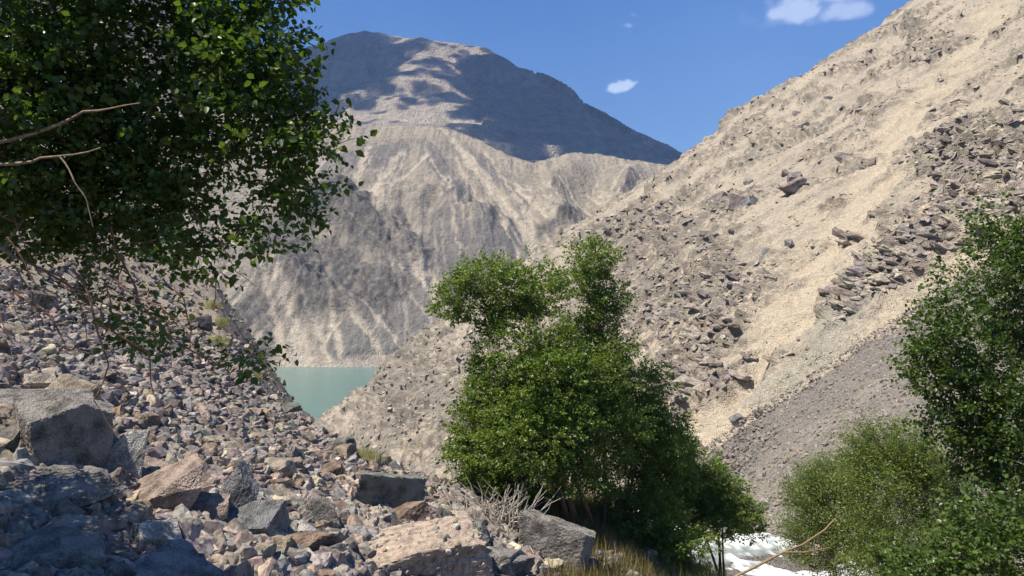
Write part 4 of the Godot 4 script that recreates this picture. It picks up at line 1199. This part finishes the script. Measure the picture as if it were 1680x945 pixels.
func materials() -> void:
	var S := FastNoiseLite.TYPE_SIMPLEX
	var grit := grey_texture(1024, [[S, 0.012, 3, 0.5], [S, 0.06, 3, 0.7], [FastNoiseLite.TYPE_CELLULAR, 0.05, 1, 0.5]], 0.93, 0.42, 0.5)
	var rough := grey_texture(1024, [[S, 0.006, 4, 0.8], [S, 0.04, 4, 0.8], [FastNoiseLite.TYPE_CELLULAR, 0.02, 2, 0.4]], 0.92, 0.42, 0.5)
	var gritn := normal_texture(512, 0.03, 4, 6.0)
	var crag := grey_texture(1024, [[S, 0.01, 4, 0.6], [FastNoiseLite.TYPE_CELLULAR, 0.025, 2, 0.7], [S, 0.05, 4, 0.7]], 0.5, 0.9, 0.0)
	M.grit = grit
	M.rough = rough
	M.gritn = gritn
	for a in [["hill", 9.0, 0.8, grit, 30.0], ["earth", 2.5, 1.0, grit, 5.0], ["far", 60.0, 1.1, rough, 190.0], ["distant", 360.0, 1.0, rough, 900.0]]:
		M[a[0]] = mat(Color(1.1, 1.1, 1.1).clamp(), 0.98, a[3], a[1], true, gritn, a[2])
		M[a[0]].vertex_color_use_as_albedo = true
		M[a[0]].metallic_specular = 0.15
		M[a[0]].heightmap_enabled = true
		M[a[0]].heightmap_texture = crag
		M[a[0]].heightmap_scale = a[4]
	var stone := grey_texture(512, [[S, 0.006, 4, 1.3], [S, 0.05, 4, 0.5], [FastNoiseLite.TYPE_CELLULAR, 0.012, 1, 0.5]], 0.92, 0.6, 0.35)
	var pebbly := grey_texture(512, [[FastNoiseLite.TYPE_CELLULAR, 0.05, 1, 0.4], [S, 0.09, 3, 0.9], [S, 0.012, 4, 1.0]], 0.88, 0.55, 0.35)
	for k in STONE:
		M["stone_" + k] = mat(STONE[k].lerp(Color(0.31, 0.275, 0.24), 0.2), 0.9, stone, 1.5, false, gritn, 0.8)
		M["stone_" + k].heightmap_enabled = true
		M["stone_" + k].heightmap_texture = crag
		M["stone_" + k].heightmap_scale = 5.0
	M.stone_conglomerate = mat(Color(0.4, 0.325, 0.26), 0.9, pebbly, 1.4, false, gritn, 0.8)
	M.stones = mat(Color.WHITE, 0.9, stone, 1.1, false)
	M.stones.vertex_color_use_as_albedo = true
	M.leaf = mat(Color.WHITE, 0.38)
	M.leaf.vertex_color_use_as_albedo = true
	M.leaf.cull_mode = BaseMaterial3D.CULL_DISABLED
	M.leaf.backlight_enabled = true
	M.leaf.backlight = Color(0.95, 1.0, 0.5)
	M.leaf.metallic_specular = 0.5
	var barkt := grey_texture(256, [[S, 0.03, 4, 1.0]], 0.85, 0.6)
	M.bark_red = mat(Color(0.3, 0.165, 0.1), 0.8, barkt, 0.25)
	M.bark_pale = mat(Color(0.33, 0.25, 0.17), 0.8, barkt, 0.25)
	M.bark_dark = mat(Color(0.1, 0.07, 0.05), 0.9, barkt, 0.25)
	M.dead = mat(Color(0.5, 0.46, 0.4), 0.9, barkt, 0.2)
	M.tan_wood = mat(Color(0.42, 0.29, 0.16), 0.8, barkt, 0.25)
	M.lake = mat(Color(0.085, 0.185, 0.165), 0.16, null, 1.0, true, normal_texture(512, 0.03, 4, 4.0), 0.7)
	M.lake.uv1_scale = Vector3.ONE / 30.0
	M.lake.metallic_specular = 0.4
	M.cloud = mat(Color(0.85, 0.86, 0.88), 1.0)
	M.cloud.transparency = BaseMaterial3D.TRANSPARENCY_ALPHA
	M.cloud.albedo_color.a = 0.55
	M.foam = mat(Color(1, 1, 1), 0.5)
	M.foam.vertex_color_use_as_albedo = true

func _ready() -> void:
	rng.seed = 4711
	var cam := Camera3D.new()
	cam.fov = 42.03
	cam.near = 0.1
	cam.far = 9000.0
	cam.rotation.x = atan(37.5 / 1230.0)
	add_child(cam)
	cam.current = true
	var env := Environment.new()
	env.tonemap_mode = Environment.TONE_MAPPER_LINEAR
	env.tonemap_exposure = 1.78
	env.background_energy_multiplier = 0.84
	env.sdfgi_enabled = true
	env.ssao_enabled = true
	env.ssil_enabled = true
	build_sky(env)
	var we := WorldEnvironment.new()
	we.environment = env
	add_child(we)
	var sun := DirectionalLight3D.new()
	sun.light_color = Color(1.0, 0.955, 0.88)
	sun.light_energy = 1.55
	sun.light_angular_distance = 0.5
	sun.shadow_enabled = true
	add_child(sun)
	sun.look_at_from_position(Vector3.ZERO, -TO_SUN, Vector3.UP)
	env.fog_enabled = true
	env.fog_density = 0.00009
	env.fog_light_color = Color(0.62, 0.74, 0.95)

	N.big = noise(FastNoiseLite.TYPE_SIMPLEX_SMOOTH, 0.02, 3, 1)
	N.mid = noise(FastNoiseLite.TYPE_SIMPLEX, 0.09, 4, 2)
	N.fine = noise(FastNoiseLite.TYPE_SIMPLEX, 0.4, 3, 3)
	N.ridge = noise(FastNoiseLite.TYPE_SIMPLEX, 0.16, 4, 4, true)
	N.cell = noise(FastNoiseLite.TYPE_CELLULAR, 0.5, 2, 6)
	N.cell.cellular_return_type = FastNoiseLite.RETURN_CELL_VALUE
	N.rock = noise(FastNoiseLite.TYPE_SIMPLEX, 0.9, 4, 11)
	N.rockfine = noise(FastNoiseLite.TYPE_SIMPLEX, 4.0, 3, 12)
	materials()
	var t0 := Time.get_ticks_msec()
	build_hillside()
	print("hill ", Time.get_ticks_msec() - t0)
	build_ground()
	build_far_mountain()
	print("far ", Time.get_ticks_msec() - t0)
	build_distance()
	build_clouds()
	build_water()
	print("land ", Time.get_ticks_msec() - t0)
	build_boulders()
	build_stones()
	print("stones ", Time.get_ticks_msec() - t0)
	build_trees()
	build_small()
	print("all ", Time.get_ticks_msec() - t0)
